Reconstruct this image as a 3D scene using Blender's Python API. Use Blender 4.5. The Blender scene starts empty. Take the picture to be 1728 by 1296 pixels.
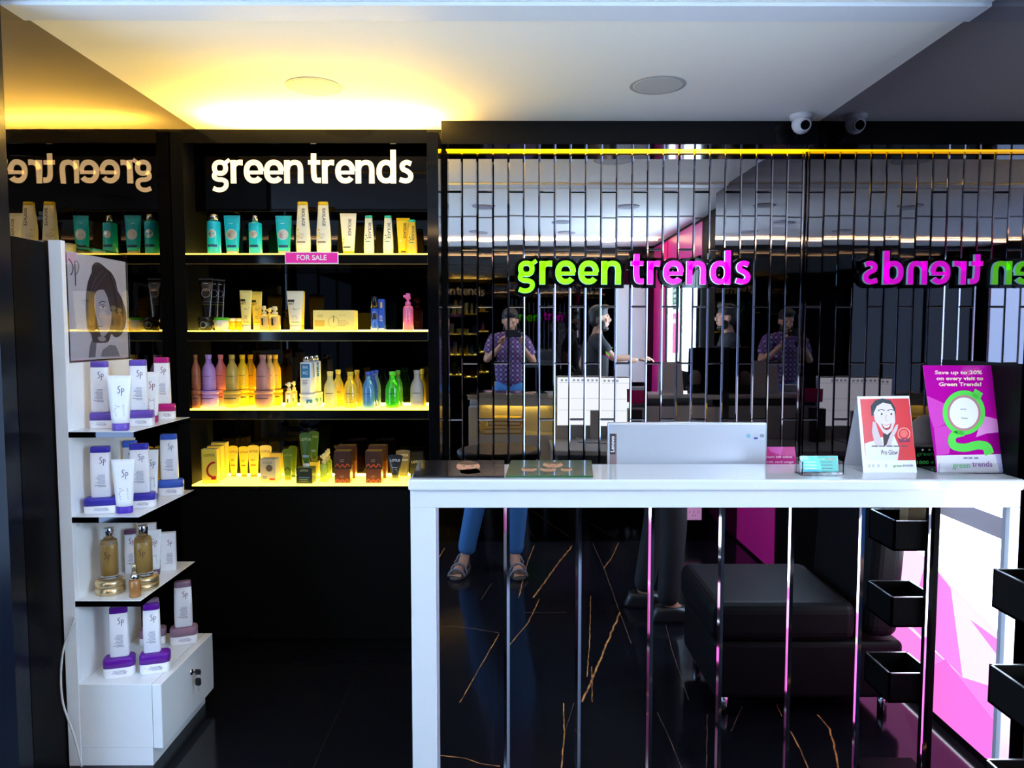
import bpy, bmesh, math, random
from mathutils import Vector, Matrix
random.seed(7)
S = bpy.context.scene
COL = S.collection
PI = math.pi
# ------------------------------------------------------------------ camera
F = 1250.0; CZ = 1.45
PITCH = math.atan(83/F); YAW = math.atan(4/F)
cam_d = bpy.data.cameras.new('camera'); cam = bpy.data.objects.new('camera', cam_d); COL.objects.link(cam)
cam_d.sensor_width = 36; cam_d.lens = 36*F/1728; cam_d.clip_start = 0.02
cam.location = (0, 0, CZ); cam.rotation_euler = (PI/2-PITCH, 0, -YAW)
S.camera = cam
R3 = cam.rotation_euler.to_matrix()
def ray(u, v):
    return R3 @ Vector((u-864, 648-v, -F))
def PY(u, v, Y):            # point on the plane y=Y
    d = ray(u, v); return Vector((0, 0, CZ))+d*(Y/d.y)
def PZ(u, v, z):            # point on the plane z
    d = ray(u, v); return Vector((0, 0, CZ))+d*((z-CZ)/d.z)
def PX(u, v, x):
    d = ray(u, v); return Vector((0, 0, CZ))+d*(x/d.x)
def PP(u, v, o, n):
    d = ray(u, v); c = Vector((0, 0, CZ)); return c+d*((o-c).dot(n)/d.dot(n))
# ------------------------------------------------------------------ materials
MATS = {}
def mat(name, col=(.8, .8, .8), rough=.4, metal=0., emit=None, es=0., trans=0., ior=1.45, coat=0., spec=.5, alpha=1., noise=0.):
    if name in MATS: return MATS[name]
    m = bpy.data.materials.new(name); m.use_nodes = True
    nt = m.node_tree; b = nt.nodes['Principled BSDF']
    b.inputs['Base Color'].default_value = (*col, 1); b.inputs['Roughness'].default_value = rough
    b.inputs['Metallic'].default_value = metal; b.inputs['Transmission Weight'].default_value = trans
    b.inputs['IOR'].default_value = ior; b.inputs['Coat Weight'].default_value = coat
    b.inputs['Specular IOR Level'].default_value = spec; b.inputs['Alpha'].default_value = alpha
    b.inputs['Coat Roughness'].default_value = .03
    if emit:
        b.inputs['Emission Color'].default_value = (*emit, 1); b.inputs['Emission Strength'].default_value = es
    if noise:
        t = nt.nodes.new('ShaderNodeTexNoise'); t.inputs['Scale'].default_value = 60; t.inputs['Detail'].default_value = 3
        r = nt.nodes.new('ShaderNodeMapRange'); r.inputs['To Min'].default_value = max(0, rough-noise); r.inputs['To Max'].default_value = rough+noise
        nt.links.new(t.outputs['Fac'], r.inputs['Value']); nt.links.new(r.outputs['Result'], b.inputs['Roughness'])
    MATS[name] = m; return m
def hexc(h):
    h = h.lstrip('#'); c = [int(h[i:i+2], 16)/255 for i in (0, 2, 4)]
    return tuple(x/12.92 if x <= .04045 else ((x+.055)/1.055)**2.4 for x in c)
def pm(h, rough=.35, **k):  # plastic by hex
    return mat('plastic_'+h+('_%g' % rough)+''.join('%s%g' % (a, b) for a, b in sorted(k.items())), hexc(h), rough, **k)
# ------------------------------------------------------------------ mesh building
class MB:
    def __init__(s): s.bm = bmesh.new(); s.mats = []
    def mi(s, m):
        if m not in s.mats: s.mats.append(m)
        return s.mats.index(m)
    def face(s, pts, m, smooth=False):
        f = s.bm.faces.new([s.bm.verts.new(p) for p in pts]); f.material_index = s.mi(m); f.smooth = smooth; return f
    def box(s, c, d, m, bev=0., seg=2, rot=None):
        t = bmesh.new(); bmesh.ops.create_cube(t, size=1)
        for v in t.verts: v.co = Vector((v.co.x*d[0], v.co.y*d[1], v.co.z*d[2]))
        if bev: bmesh.ops.bevel(t, geom=t.edges[:], offset=bev, segments=seg, affect='EDGES', profile=.5)
        M = Matrix.Translation(c)
        if rot is not None: M = M @ rot
        s.merge(t, m, M); t.free()
    def bx(s, x0, x1, y0, y1, z0, z1, m, bev=0., seg=2):
        s.box(((x0+x1)/2, (y0+y1)/2, (z0+z1)/2), (abs(x1-x0), abs(y1-y0), abs(z1-z0)), m, bev, seg)
    def merge(s, t, m, M=Matrix(), smooth=None):
        vs = {v: s.bm.verts.new(M @ v.co) for v in t.verts}
        for f in t.faces:
            try: g = s.bm.faces.new([vs[v] for v in f.verts])
            except ValueError: continue
            g.material_index = s.mi(m) if m else 0; g.smooth = f.smooth if smooth is None else smooth
    def loft(s, rings, m, seg=24, M=Matrix(), cap=True):
        """rings: (z, rx, ry, n[, ox, oy])"""
        prev = None; first = None
        for r in rings:
            z, rx, ry, n = r[:4]; ox, oy = (r[4], r[5]) if len(r) > 4 else (0, 0)
            cur = []
            for i in range(seg):
                a = 2*PI*(i+.5)/seg; c, q = math.cos(a), math.sin(a)
                x = math.copysign(abs(c)**(2/n), c)*rx+ox; y = math.copysign(abs(q)**(2/n), q)*ry+oy
                cur.append(s.bm.verts.new(M @ Vector((x, y, z))))
            if prev:
                for i in range(seg):
                    f = s.bm.faces.new((prev[i], prev[(i+1) % seg], cur[(i+1) % seg], cur[i])); f.material_index = s.mi(m); f.smooth = True
            else: first = cur
            prev = cur
        if cap:
            for k, fl in ((first, 1), (prev, 0)):
                f = s.bm.faces.new(k[::-1] if fl else k); f.material_index = s.mi(m)
    def tube(s, pts, r, m, seg=8, cap=True):
        pts = [Vector(p) for p in pts]; prev = None; n = len(pts)
        up = Vector((.13, .21, .97))
        for k, p in enumerate(pts):
            d = (pts[min(k+1, n-1)]-pts[max(k-1, 0)]).normalized()
            a = d.cross(up).normalized(); b = d.cross(a)
            rr = r[k] if isinstance(r, (list, tuple)) else r
            cur = [s.bm.verts.new(p+a*math.cos(2*PI*i/seg)*rr+b*math.sin(2*PI*i/seg)*rr) for i in range(seg)]
            if prev:
                for i in range(seg):
                    f = s.bm.faces.new((prev[i], prev[(i+1) % seg], cur[(i+1) % seg], cur[i])); f.material_index = s.mi(m); f.smooth = True
            elif cap: s.bm.faces.new(cur).material_index = s.mi(m)
            prev = cur
        if cap: s.bm.faces.new(prev).material_index = s.mi(m)
    def strip(s, L, Rr, fn, m, th=0, side=None):
        """flat ribbon between polylines L and R (2D); fn(x,y,h) -> 3D, h = height above the plane"""
        n = len(L)
        for i in range(n-1):
            q = [L[i], Rr[i], Rr[i+1], L[i+1]]
            s.face([fn(p[0], p[1], th) for p in q], m)
            if th:
                s.face([fn(L[i][0], L[i][1], th), fn(L[i+1][0], L[i+1][1], th), fn(L[i+1][0], L[i+1][1], 0), fn(L[i][0], L[i][1], 0)], side or m)
                s.face([fn(Rr[i][0], Rr[i][1], th), fn(Rr[i+1][0], Rr[i+1][1], th), fn(Rr[i+1][0], Rr[i+1][1], 0), fn(Rr[i][0], Rr[i][1], 0)], side or m)
        if th:
            for k in (0, -1):
                s.face([fn(L[k][0], L[k][1], th), fn(Rr[k][0], Rr[k][1], th), fn(Rr[k][0], Rr[k][1], 0), fn(L[k][0], L[k][1], 0)], side or m)
    def poly(s, pts, fn, m, h=0.):
        s.face([fn(p[0], p[1], h) for p in pts], m)
    def build(s, name, parent=None, recalc=True):
        if recalc: bmesh.ops.recalc_face_normals(s.bm, faces=s.bm.faces[:])
        me = bpy.data.meshes.new(name); s.bm.to_mesh(me); s.bm.free()
        for m in s.mats: me.materials.append(m)
        o = bpy.data.objects.new(name, me); COL.objects.link(o)
        if parent: o.parent = parent
        return o
def tag(o, label=None, cat=None, group=None, kind=None):
    if label: o['label'] = label
    if cat: o['category'] = cat
    if group: o['group'] = group
    if kind: o['kind'] = kind
    return o
def empty(name, loc=(0, 0, 0), rz=0., label=None, cat=None, group=None):
    o = bpy.data.objects.new(name, None); COL.objects.link(o); o.empty_display_size = .05
    o.location = loc; o.rotation_euler = (0, 0, rz); return tag(o, label, cat, group)
def struct(o): o['kind'] = 'structure'; return o
# ------------------------------------------------------------------ curves, letters, text
def cr(P, n=8):             # catmull-rom
    if len(P) < 3: return [Vector(p) for p in P]
    P = [Vector(p) for p in P]; Q = [P[0]*2-P[1]]+P+[P[-1]*2-P[-2]]; out = []
    for i in range(1, len(Q)-2):
        for k in range(n):
            t = k/n; a, b, c, d = Q[i-1], Q[i], Q[i+1], Q[i+2]
            out.append(.5*((2*b)+(c-a)*t+(2*a-5*b+4*c-d)*t*t+(3*b-a-3*c+d)*t**3))
    out.append(P[-1]); return out
def offs(P, w):
    L, R = [], []; n = len(P)
    for i, p in enumerate(P):
        d = (P[min(i+1, n-1)]-P[max(i-1, 0)])
        d = d.normalized() if d.length else Vector((1, 0)); nn = Vector((-d.y, d.x))
        ww = (w[0]+(w[1]-w[0])*i/(n-1)) if isinstance(w, (tuple, list)) else w
        L.append(p+nn*ww/2); R.append(p-nn*ww/2)
    return L, R
def arc(cx, cy, rx, ry, a0, a1, n=24):
    out = []
    for k in range(n+1):
        a = math.radians(a0+(a1-a0)*k/n); c, q = math.cos(a), math.sin(a); e = 2/2.3
        out.append(Vector((cx+math.copysign(abs(c)**e, c)*rx, cy+math.copysign(abs(q)**e, q)*ry)))
    return out
V2 = lambda *a: [Vector(p) for p in a]
W_ = .235
LET = {
 'g': (.80, [(arc(.37, .655, .235, .235, 0, 360, 30), .2), (V2((.50, .80), (.62, .88), (.78, 1.0)), .16),
             (cr([(.24, .47), (.13, .37), (.14, .24), (.28, .165), (.46, .15), (.60, .07), (.60, -.12), (.46, -.25), (.25, -.27), (.07, -.20)]), .19)]),
 'r': (.56, [(V2((.125, 0), (.125, .98)), W_), (cr([(.13, .60), (.19, .78), (.33, .875), (.52, .875)]), (.17, .235))]),
 'e': (.84, [(arc(.42, .5, .305, .385, 2, 322, 34), .225), (V2((.15, .46), (.80, .46)), .15)]),
 'n': (.88, [(V2((.125, 0), (.125, .98)), W_), (cr([(.15, .62), (.23, .80), (.42, .885), (.62, .83), (.69, .62), (.69, .3), (.69, 0)]), (.19, W_))]),
 't': (.60, [(cr([(.27, 1.27), (.26, .8), (.27, .35), (.34, .15), (.56, .13)]), W_-.01), (V2((.03, .885), (.54, .885)), .19)]),
 'd': (.91, [(arc(.41, .5, .295, .385, 0, 360, 34), .22), (V2((.71, 0), (.71, 1.42)), W_)]),
 's': (.66, [(cr([(.55, .83), (.36, .89), (.19, .80), (.2, .62), (.38, .52), (.52, .38), (.50, .19), (.32, .11), (.06, .17)]), .21)]),
 ' ': (.10, [])}
def word(mb, txt, x0, y0, sx, sy, fn, mats, th, side=None, grow=0., track=0.):
    x = x0
    for i, c in enumerate(txt):
        adv, st = LET[c]; m = mats(i) if callable(mats) else mats
        for P, w in st:
            Q = [Vector((p.x, p.y)) for p in P]
            if grow:
                d0 = (Q[0]-Q[1]).normalized()*grow; d1 = (Q[-1]-Q[-2]).normalized()*grow
                if (Q[0]-Q[-1]).length > .02: Q = [Q[0]+d0]+Q+[Q[-1]+d1]
            ww = tuple(a+2*grow for a in w) if isinstance(w, tuple) else w+2*grow
            L, R = offs(Q, ww)
            if (Q[0]-Q[-1]).length < .02:
                L[0] = L[-1] = (L[0]+L[-1])/2; R[0] = R[-1] = (R[0]+R[-1])/2
            g = lambda p: (x+p.x*sx, y0+p.y*sy)
            mb.strip([g(p) for p in L], [g(p) for p in R], fn, m, th, side)
        x += (adv+track)*sx
    return x
_tc = {}
def text_geo(s, bold=0.):
    k = (s, bold)
    if k in _tc: return _tc[k]
    c = bpy.data.curves.new('tmp', 'FONT'); c.body = s; c.size = 1; c.offset = bold; c.resolution_u = 3
    c.align_x = 'CENTER'; c.align_y = 'CENTER'
    o = bpy.data.objects.new('tmp', c); COL.objects.link(o)
    dg = bpy.context.evaluated_depsgraph_get(); e = o.evaluated_get(dg); me = e.to_mesh()
    vs = [(v.co.x, v.co.y) for v in me.vertices]; fs = [tuple(p.vertices) for p in me.polygons]
    e.to_mesh_clear(); bpy.data.objects.remove(o); bpy.data.curves.remove(c)
    _tc[k] = (vs, fs); return _tc[k]
def text(mb, s, x, y, size, fn, m, h=.0004, rot=0., bold=.012, sx=1., width=None):
    vs, fs = text_geo(s, bold)
    if not vs: return
    if width:
        w = max(v[0] for v in vs)-min(v[0] for v in vs); sx = width/(w*size)
    ca, sa = math.cos(rot), math.sin(rot)
    bv = []
    for vx, vy in vs:
        vx *= sx; bv.append(mb.bm.verts.new(fn(x+(vx*ca-vy*sa)*size, y+(vx*sa+vy*ca)*size, h)))
    for f in fs:
        try: g = mb.bm.faces.new([bv[i] for i in f]); g.material_index = mb.mi(m)
        except ValueError: pass
def ell(cx, cy, rx, ry, n=20, a0=0, a1=360):
    return [(cx+rx*math.cos(math.radians(a0+(a1-a0)*i/n)), cy+ry*math.sin(math.radians(a0+(a1-a0)*i/n))) for i in range(n+(a1-a0 != 360))]
def stroke(mb, P, w, fn, m, h=.0004, n=6):
    L, R = offs(cr([Vector(p) for p in P], n), w); mb.strip(L, R, lambda x, y, t: fn(x, y, h), m)
def sp_logo(mb, x, y, s, fn, m, h=.0006):
    a = lambda P: [(x+p[0]*s, y+p[1]*s) for p in P]
    stroke(mb, a([(-.08, 1.0), (-.30, .92), (-.38, .72), (-.22, .5), (-.12, .3), (-.22, .08), (-.45, .0)]), .09*s, fn, m, h)
    stroke(mb, a([(.10, .66), (.10, .2), (.09, -.35)]), .085*s, fn, m, h)
    stroke(mb, a([(.10, .62), (.32, .60), (.40, .42), (.30, .22), (.10, .2)]), .075*s, fn, m, h)
# ------------------------------------------------------------------ products
def surf(rings):
    def fn(x, z, h=0.):
        k = 0
        while k < len(rings)-2 and z > rings[k+1][0]: k += 1
        a, b = rings[k], rings[k+1]; t = 0 if b[0] == a[0] else max(0, min(1, (z-a[0])/(b[0]-a[0])))
        rx, ry, n = (a[i]+(b[i]-a[i])*t for i in (1, 2, 3))
        q = min(.985, abs(x)/max(rx, 1e-5)); x = math.copysign(q*rx, x)
        return Vector((x, -ry*(1-q**n)**(1/n)-h, z))
    return fn
def deco(mb, fn, spec, w, h):
    """spec entries use fractions of w (centre 0) and of h (bottom 0)"""
    for e in spec:
        k = e[0]
        if k == 'sp': sp_logo(mb, e[1]*w, e[2]*h, e[3]*h, fn, e[4])
        elif k == 't': text(mb, e[1], e[2]*w, e[3]*h, e[4]*h, fn, e[5], h=.0006, rot=e[6] if len(e) > 6 else 0, bold=e[7] if len(e) > 7 else .01)
        elif k == 'l':       # unreadable fine print: n thin bars
            x, z, ww, n, dz, m = e[1:7]; r = random.Random(int(x*99+z*77))
            for i in range(n):
                l = ww*(.65+.35*r.random()); x1 = (x+ww/2)*w; x0 = x1-l*w if len(e) > 7 else (x-ww/2)*w
                if len(e) <= 7: x1 = x0+l*w
                zz = (z-i*dz)*h; th = dz*h*.32
                mb.face([fn(x0, zz, .0005), fn(x1, zz, .0005), fn(x1, zz+th, .0005), fn(x0, zz+th, .0005)], e[6])
        elif k == 'r':
            x0, x1, z0, z1 = e[1]*w, e[2]*w, e[3]*h, e[4]*h; N = 8
            for i in range(N):
                xa, xb = x0+(x1-x0)*i/N, x0+(x1-x0)*(i+1)/N
                for j in range(2):
                    za, zb = z0+(z1-z0)*j/2, z0+(z1-z0)*(j+1)/2
                    mb.face([fn(xa, za, .0004), fn(xb, za, .0004), fn(xb, zb, .0004), fn(xa, zb, .0004)], e[5])
        elif k == 'o':       # disc; radius as a fraction of w
            P = ell(e[1]*w, e[2]*h, e[3]*w, e[3]*w, 20)
            for i in range(20):
                a, b = P[i], P[(i+1) % 20]
                mb.face([fn(e[1]*w, e[2]*h, e[5] if len(e) > 5 else .0007), fn(a[0], a[1], .0007), fn(b[0], b[1], .0007)], e[4])
        elif k == 'ring':
            P = [Vector(p) for p in ell(e[1]*w, e[2]*h, e[3]*w, e[3]*w, 20)]; P.append(P[0])
            L, R = offs(P, e[5]*w); mb.strip(L, R, lambda x, y, t: fn(x, y, .0008), e[4])
        elif k == 's': stroke(mb, [(a*w, b*h) for a, b in e[1]], e[2]*w, fn, e[3], .0007)
def b_flat(w, h, capc, body, spec, d=None, capf=.12, taper=.93, n=4.5):
    d = d or w*.5; W, D = w/2, d/2; hc = h*(1-capf)
    r = [(0, W*.93, D*.93, n), (.003, W, D, n), (hc*.5, W*.985, D*.98, n), (hc, W*taper, D*.94, n)]
    a = MB(); a.loft(r, body, 28); deco(a, surf(r), spec, w, h)
    c = MB(); c.loft([(hc, W*taper*.97, D*.9, n), (hc+.001, W*taper*1.0, D*.95, n), (h-.005, W*taper*.985, D*.93, n), (h-.0015, W*taper*.95, D*.88, n), (h, W*taper*.88, D*.78, n)], capc, 28)
    return [('bottle_body', a), ('cap', c)]
def b_jarsq(w, h, lid, body, spec, d=None, lf=.48, n=4.2):
    d = d or w*.62; W, D = w/2, d/2; z = h*(1-lf)
    r = [(0, W*.95, D*.95, n), (.002, W*.98, D*.98, n), (z, W*.99, D*.99, n)]
    a = MB(); a.loft(r, body, 32); deco(a, surf(r), spec, w, h)
    c = MB(); c.loft([(z, W, D, n), (h*.86, W, D, n), (h*.95, W*.97, D*.96, n), (h, W*.9, D*.86, n)], lid, 32)
    return [('jar_body', a), ('lid', c)]
def b_tube(w, h, capc, body, spec, capf=.13, bw=.68, d=None, fan=0., topc=None):
    W = w/2; D = (d or w*bw*.62)/2; z0 = h*capf
    def R(t): # 0..1 along the body
        return W*(bw+(1-bw)*t), D*(1-t**2.2)+.0007*t, 2.2+1.2*t
    r = []; top = 1-fan
    for i in range(9):
        t = i/8; q = R(t); r.append((z0+(h*top-z0)*t, q[0], q[1], q[2]))
    if fan:
        for i in range(1, 7):
            a = PI/2*i/6; r.append((h*top+h*fan*math.sin(a), max(.001, W*math.cos(a)**.8), .0008, 3))
    a = MB(); a.loft(r, body, 24); deco(a, surf(r), spec, w, h)
    if topc and not fan:
        a.bx(-W, W, -.0012, .0012, h*.965, h, topc)
    c = MB(); c.loft([(0, W*bw*.93, D*.93, 2.4), (.0015, W*bw*.98, D*.98, 2.4), (z0, W*bw*1.0, D*1.0, 2.3), (z0+.0006, W*bw*.9, D*.9, 2.3)], capc, 24)
    return [('tube_body', a), ('cap', c)]
def b_neck(w, h, body, spec, capc=None, n=2.0, neck=.40):
    W = w/2
    r = [(0, W*.88, W*.88, n), (.003, W*.97, W*.97, n), (h*.1, W, W, n), (h*.52, W*.98, W*.98, n), (h*.62, W*.88, W*.88, n), (h*.71, W*.66, W*.66, n), (h*.78, W*neck*1.08, W*neck*1.08, n), (h*.88, W*neck, W*neck, n)]
    a = MB(); a.loft(r, body, 24); deco(a, surf(r), spec, w, h)
    c = MB(); c.loft([(h*.88, W*neck*1.02, W*neck*1.02, 2), (h*.9, W*neck*1.08, W*neck*1.08, 2), (h*.985, W*neck*1.2, W*neck*1.2, 2), (h, W*neck*1.12, W*neck*1.12, 2)], capc or body, 20)
    return [('bottle_body', a), ('cap', c)]
def b_jar(w, h, body, spec, lid=None, lf=.2):
    W = w/2; z = h*(1-lf)
    r = [(0, W*.72, W*.72, 2), (h*.04, W*.82, W*.82, 2), (h*.25, W*.95, W*.95, 2), (h*.6, W*.97, W*.97, 2), (z, W*.9, W*.9, 2)]
    a = MB(); a.loft(r, body, 28); deco(a, surf(r), spec, w, h)
    c = MB(); c.loft([(z, W*.96, W*.96, 2), (z+.001, W, W, 2), (h-.002, W, W, 2), (h, W*.96, W*.96, 2)], lid or body, 28)
    return [('jar_body', a), ('lid', c)]
def b_box(w, h, d, body, spec, top=None, side=None):
    a = MB(); a.box((0, 0, h/2), (w, d, h), body, .0008, 1)
    if side: a.face([(w/2+.0003, -d/2+.001, .001), (w/2+.0003, d/2-.001, .001), (w/2+.0003, d/2-.001, h-.001), (w/2+.0003, -d/2+.001, h-.001)], side)
    if top: a.face([(-w/2+.001, -d/2+.001, h+.0003), (w/2-.001, -d/2+.001, h+.0003), (w/2-.001, d/2-.001, h+.0003), (-w/2+.001, d/2-.001, h+.0003)], top)
    deco(a, lambda x, z, e=0: Vector((x, -d/2-e, z)), spec, w, h)
    return [('box', a)]
def b_cyl(w, h, body, capc, spec, capf=.2, capw=.8, n=2., sh=.03, d=None, neckc=None):
    W = w/2; D = (d or w)/2; z = h*(1-capf)
    r = [(0, W*.93, D*.93, n), (.002, W, D, n), (z-h*sh*1.5, W, D, n), (z-h*sh*.5, W*.93, D*.93, n), (z, W*capw*.9, D*capw*.9, n)]
    a = MB(); a.loft(r, body, 26); deco(a, surf(r), spec, w, h)
    c = MB(); c.loft([(z, W*capw, D*capw, 2), (h-.004, W*capw*.97, D*capw*.97, 2), (h-.001, W*capw*.9, D*capw*.9, 2), (h, W*capw*.8, D*capw*.8, 2)], capc, 22)
    return [('bottle_body', a), ('cap', c)]
def b_pump(w, h, body, head, spec, hf=.28, collar=None, over=None):
    W = w/2; z = h*(1-hf)
    r = [(0, W*.92, W*.92, 2), (.002, W, W, 2), (z*.88, W, W, 2), (z*.96, W*.85, W*.85, 2), (z, W*.5, W*.5, 2)]
    a = MB(); a.loft(r, body, 22); deco(a, surf(r), spec, w, h)
    c = MB(); c.loft([(z, W*.55, W*.55, 2), (z+h*hf*.3, W*.55, W*.55, 2), (z+h*hf*.32, W*.25, W*.25, 2), (z+h*hf*.5, W*.25, W*.25, 2), (z+h*hf*.52, W*.5, W*.5, 2), (h*.99, W*.45, W*.45, 2), (h, W*.36, W*.36, 2)], head, 18)
    c.box((-W*.45, -W*.2, z+h*hf*.75), (W*.8, W*.3, h*hf*.2), head, .001)
    out = [('bottle_body', a), ('pump_head', c)]
    if over:
        g = MB(); g.loft([(z+.001, W*.78, W*.78, 2), (h*.99, W*.72, W*.72, 2), (h+.002, W*.6, W*.6, 2)], over, 18); out.append(('clear_overcap', g))
    return out
def b_gold(w, h, glass, liquid, capc, ink):
    W = w/2; z = h*.79
    g = MB(); g.loft([(0, W*.93, W*.93, 2.4), (.004, W, W, 2.4), (z*.86, W, W, 2.4), (z*.96, W*.88, W*.88, 2.2), (z, W*.55, W*.55, 2)], glass, 28)
    l = MB(); r = [(.012, W*.86, W*.86, 2.4), (z*.84, W*.88, W*.88, 2.4), (z*.86, W*.84, W*.84, 2.4)]
    l.loft(r, liquid, 28); f = surf(r); sp_logo(l, 0, h*.42, h*.13, f, ink, .004)
    c = MB(); c.loft([(z-.002, W*.58, W*.58, 2), (h-.002, W*.58, W*.58, 2), (h, W*.54, W*.54, 2)], capc, 24)
    return [('glass_body', g), ('golden_liquid', l), ('silver_cap', c)]
CACHE = {}
def put(name, key, parts, loc, rz, label, cat, group=None):
    """parts: function giving [(part, MB)]; the same key reuses the meshes in copied objects"""
    if key in CACHE:
        src = CACHE[key]; root = src.copy(); COL.objects.link(root)
        for k in list(root.keys()): del root[k]
        for ch in src.children: c = ch.copy(); COL.objects.link(c); c.parent = root
        root.location = loc; root.rotation_euler = (0, 0, rz)
    else:
        P = parts()
        if len(P) == 1: root = P[0][1].build(name); root.location = loc; root.rotation_euler = (0, 0, rz)
        else:
            root = empty(name, loc, rz)
            for pn, m in P: m.build(pn, root)
        CACHE[key] = root
    return tag(root, label, cat, group)
# ------------------------------------------------------------------ figures
def skin_bm(nodes, edges, root=0, sub=2, name='t'):
    """nodes: [(x,y,z,r)] or (x,y,z,rx,ry)"""
    me = bpy.data.meshes.new(name); me.from_pydata([n[:3] for n in nodes], edges, [])
    o = bpy.data.objects.new(name, me); COL.objects.link(o)
    o.modifiers.new('s', 'SKIN')
    for i, n in enumerate(nodes):
        sv = me.skin_vertices[0].data[i]; sv.radius = (n[3], n[4] if len(n) > 4 else n[3]); sv.use_root = (i == root)
    m = o.modifiers.new('u', 'SUBSURF'); m.levels = m.render_levels = sub
    dg = bpy.context.evaluated_depsgraph_get(); e = o.evaluated_get(dg); m2 = e.to_mesh()
    b = bmesh.new(); b.from_mesh(m2); e.to_mesh_clear(); bpy.data.objects.remove(o); bpy.data.meshes.remove(me)
    return b
def skins(nodes, edges):
    adj = {}
    for a, b in edges: adj.setdefault(a, []).append(b)
    out = []
    def walk(path):
        k = adj.get(path[-1], [])
        if not k:
            out.append(path); return
        walk(path+[k[0]])
        for q in k[1:]: walk([path[-1], q])
    walk([edges[0][0]])
    return [skin_bm([nodes[i] for i in p], [(j, j+1) for j in range(len(p)-1)]) for p in out]
def remesh_build(parts, name, material, parent, vox=.007, smooth=4):
    """parts: list of bmesh; joined and voxel-remeshed into one continuous surface"""
    b = bmesh.new()
    for p in parts:
        vs = {v: b.verts.new(v.co) for v in p.verts}
        for f in p.faces: b.faces.new([vs[v] for v in f.verts])
        p.free()
    me = bpy.data.meshes.new(name); b.to_mesh(me); b.free()
    o = bpy.data.objects.new(name, me); COL.objects.link(o)
    r = o.modifiers.new('r', 'REMESH'); r.mode = 'VOXEL'; r.voxel_size = vox
    s = o.modifiers.new('s', 'SMOOTH'); s.iterations = smooth; s.factor = .5
    dg = bpy.context.evaluated_depsgraph_get(); m2 = bpy.data.meshes.new_from_object(o.evaluated_get(dg))
    bpy.data.objects.remove(o)
    for p in m2.polygons: p.use_smooth = True
    m2.materials.clear(); m2.materials.append(material)
    o = bpy.data.objects.new(name, m2); COL.objects.link(o)
    if parent: o.parent = parent
    return o
def sphere_bm(c, r, M=None, seg=20):
    b = bmesh.new(); bmesh.ops.create_uvsphere(b, u_segments=seg, v_segments=seg*2//3, radius=1)
    for v in b.verts:
        p = Vector((v.co.x*r[0], v.co.y*r[1], v.co.z*r[2]))
        if M: p = M @ p
        v.co = p+Vector(c)
    return b
def head_parts(c, M, s=1.):
    """head centred at c, facing +Y of M; skull, jaw, nose, lips, ears, brows"""
    c = Vector(c); P = lambda x, y, z: c+M @ Vector((x*s, y*s, z*s))
    sp = lambda p, r: sphere_bm(P(*p), [q*s for q in r], M)
    return [sp((0, -.012, .03), (.075, .092, .088)), sp((0, .018, -.03), (.062, .068, .078)), sp((0, .055, -.085), (.03, .026, .024)),
            sp((0, .092, -.012), (.013, .022, .022)), sp((0, .082, .01), (.009, .016, .03)), sp((0, .083, -.047), (.024, .012, .007)), sp((0, .081, -.057), (.02, .012, .007)),
            sp((-.032, .078, .028), (.022, .010, .006)), sp((.032, .078, .028), (.022, .010, .006)),
            sp((-.075, -.01, 0), (.010, .02, .032)), sp((.075, -.01, 0), (.010, .02, .032)),
            sp((-.04, .06, -.015), (.022, .016, .02)), sp((.04, .06, -.015), (.022, .016, .02))]
def hand_parts(w, dirv, up, s=1., curl=.5, side=1):
    """w wrist, dirv towards the fingers, up = back of the hand; five fingers"""
    w = Vector(w); d = Vector(dirv).normalized(); u = Vector(up); u = (u-d*u.dot(d)).normalized(); l = d.cross(u)*side
    out = []
    pal = [(*(w), .026*s, .018*s), (*(w+d*.045*s), .036*s, .015*s), (*(w+d*.085*s), .038*s, .013*s)]
    out.append(skin_bm(pal, [(0, 1), (1, 2)]))
    for k, (off, ln) in enumerate(((-.03, .068), (-.010, .080), (.011, .076), (.031, .058))):
        p = w+d*.085*s+l*off*s; q = [p-d*.01*s]; a = 0; dd = d.copy()
        for j in range(3):
            a = curl*(.6+.5*j); dd = (d*math.cos(a*1.1)-u*math.sin(a*1.1)); q.append(q[-1]+dd*ln*s*(.45, .32, .28)[j]*1.1)
        out.append(skin_bm([(*x, r*s) for x, r in zip(q, (.0095, .009, .008, .007))], [(0, 1), (1, 2), (2, 3)], sub=2))
    p = w+d*.03*s-l*.026*s; t1 = p+(d*.6-l*.8)*.03*s; t2 = t1+(d*.9-l*.25-u*.3).normalized()*.03*s; t3 = t2+(d*.9+l*.1-u*.5).normalized()*.024*s
    out.append(skin_bm([(*p, .013*s), (*t1, .0115*s), (*t2, .0095*s), (*t3, .008*s)], [(0, 1), (1, 2), (2, 3)]))
    return out
# ------------------------------------------------------------------ places
H = 2.425; YW = 3.6; XL = -1.49; XR = 1.417; NF = 3.31; NB = 3.56; YR = -1.05; XO = 1.6; XP = -2.4
white = mat('white_laminate', (.68, .71, .74), .16, coat=.4, noise=.03)
paint = mat('ceiling_paint', (.95, .935, .89), .8, noise=.1)
black = mat('black_gloss', (.003, .003, .004), .08, spec=.3)
blackm = mat('black_matte', (.003, .003, .003), .55, spec=.08)
darkglass = mat('black_back_painted_glass', (.20, .165, .125), .012, metal=1.)
sideglass = mat('smoked_mirror_glass', (.17, .155, .18), .012, metal=1.)
nicheglass = mat('niche_black_glass', (.015, .014, .015), .02, metal=1.)
mirror = mat('smoked_mirror_tile', (.60, .575, .58), .012, metal=1.)
bevelm = mat('mirror_tile_bevel', (.34, .32, .38), .05, metal=1.)
cmirror = mat('smoked_counter_mirror', (.50, .49, .52), .012, metal=1.)
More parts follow.
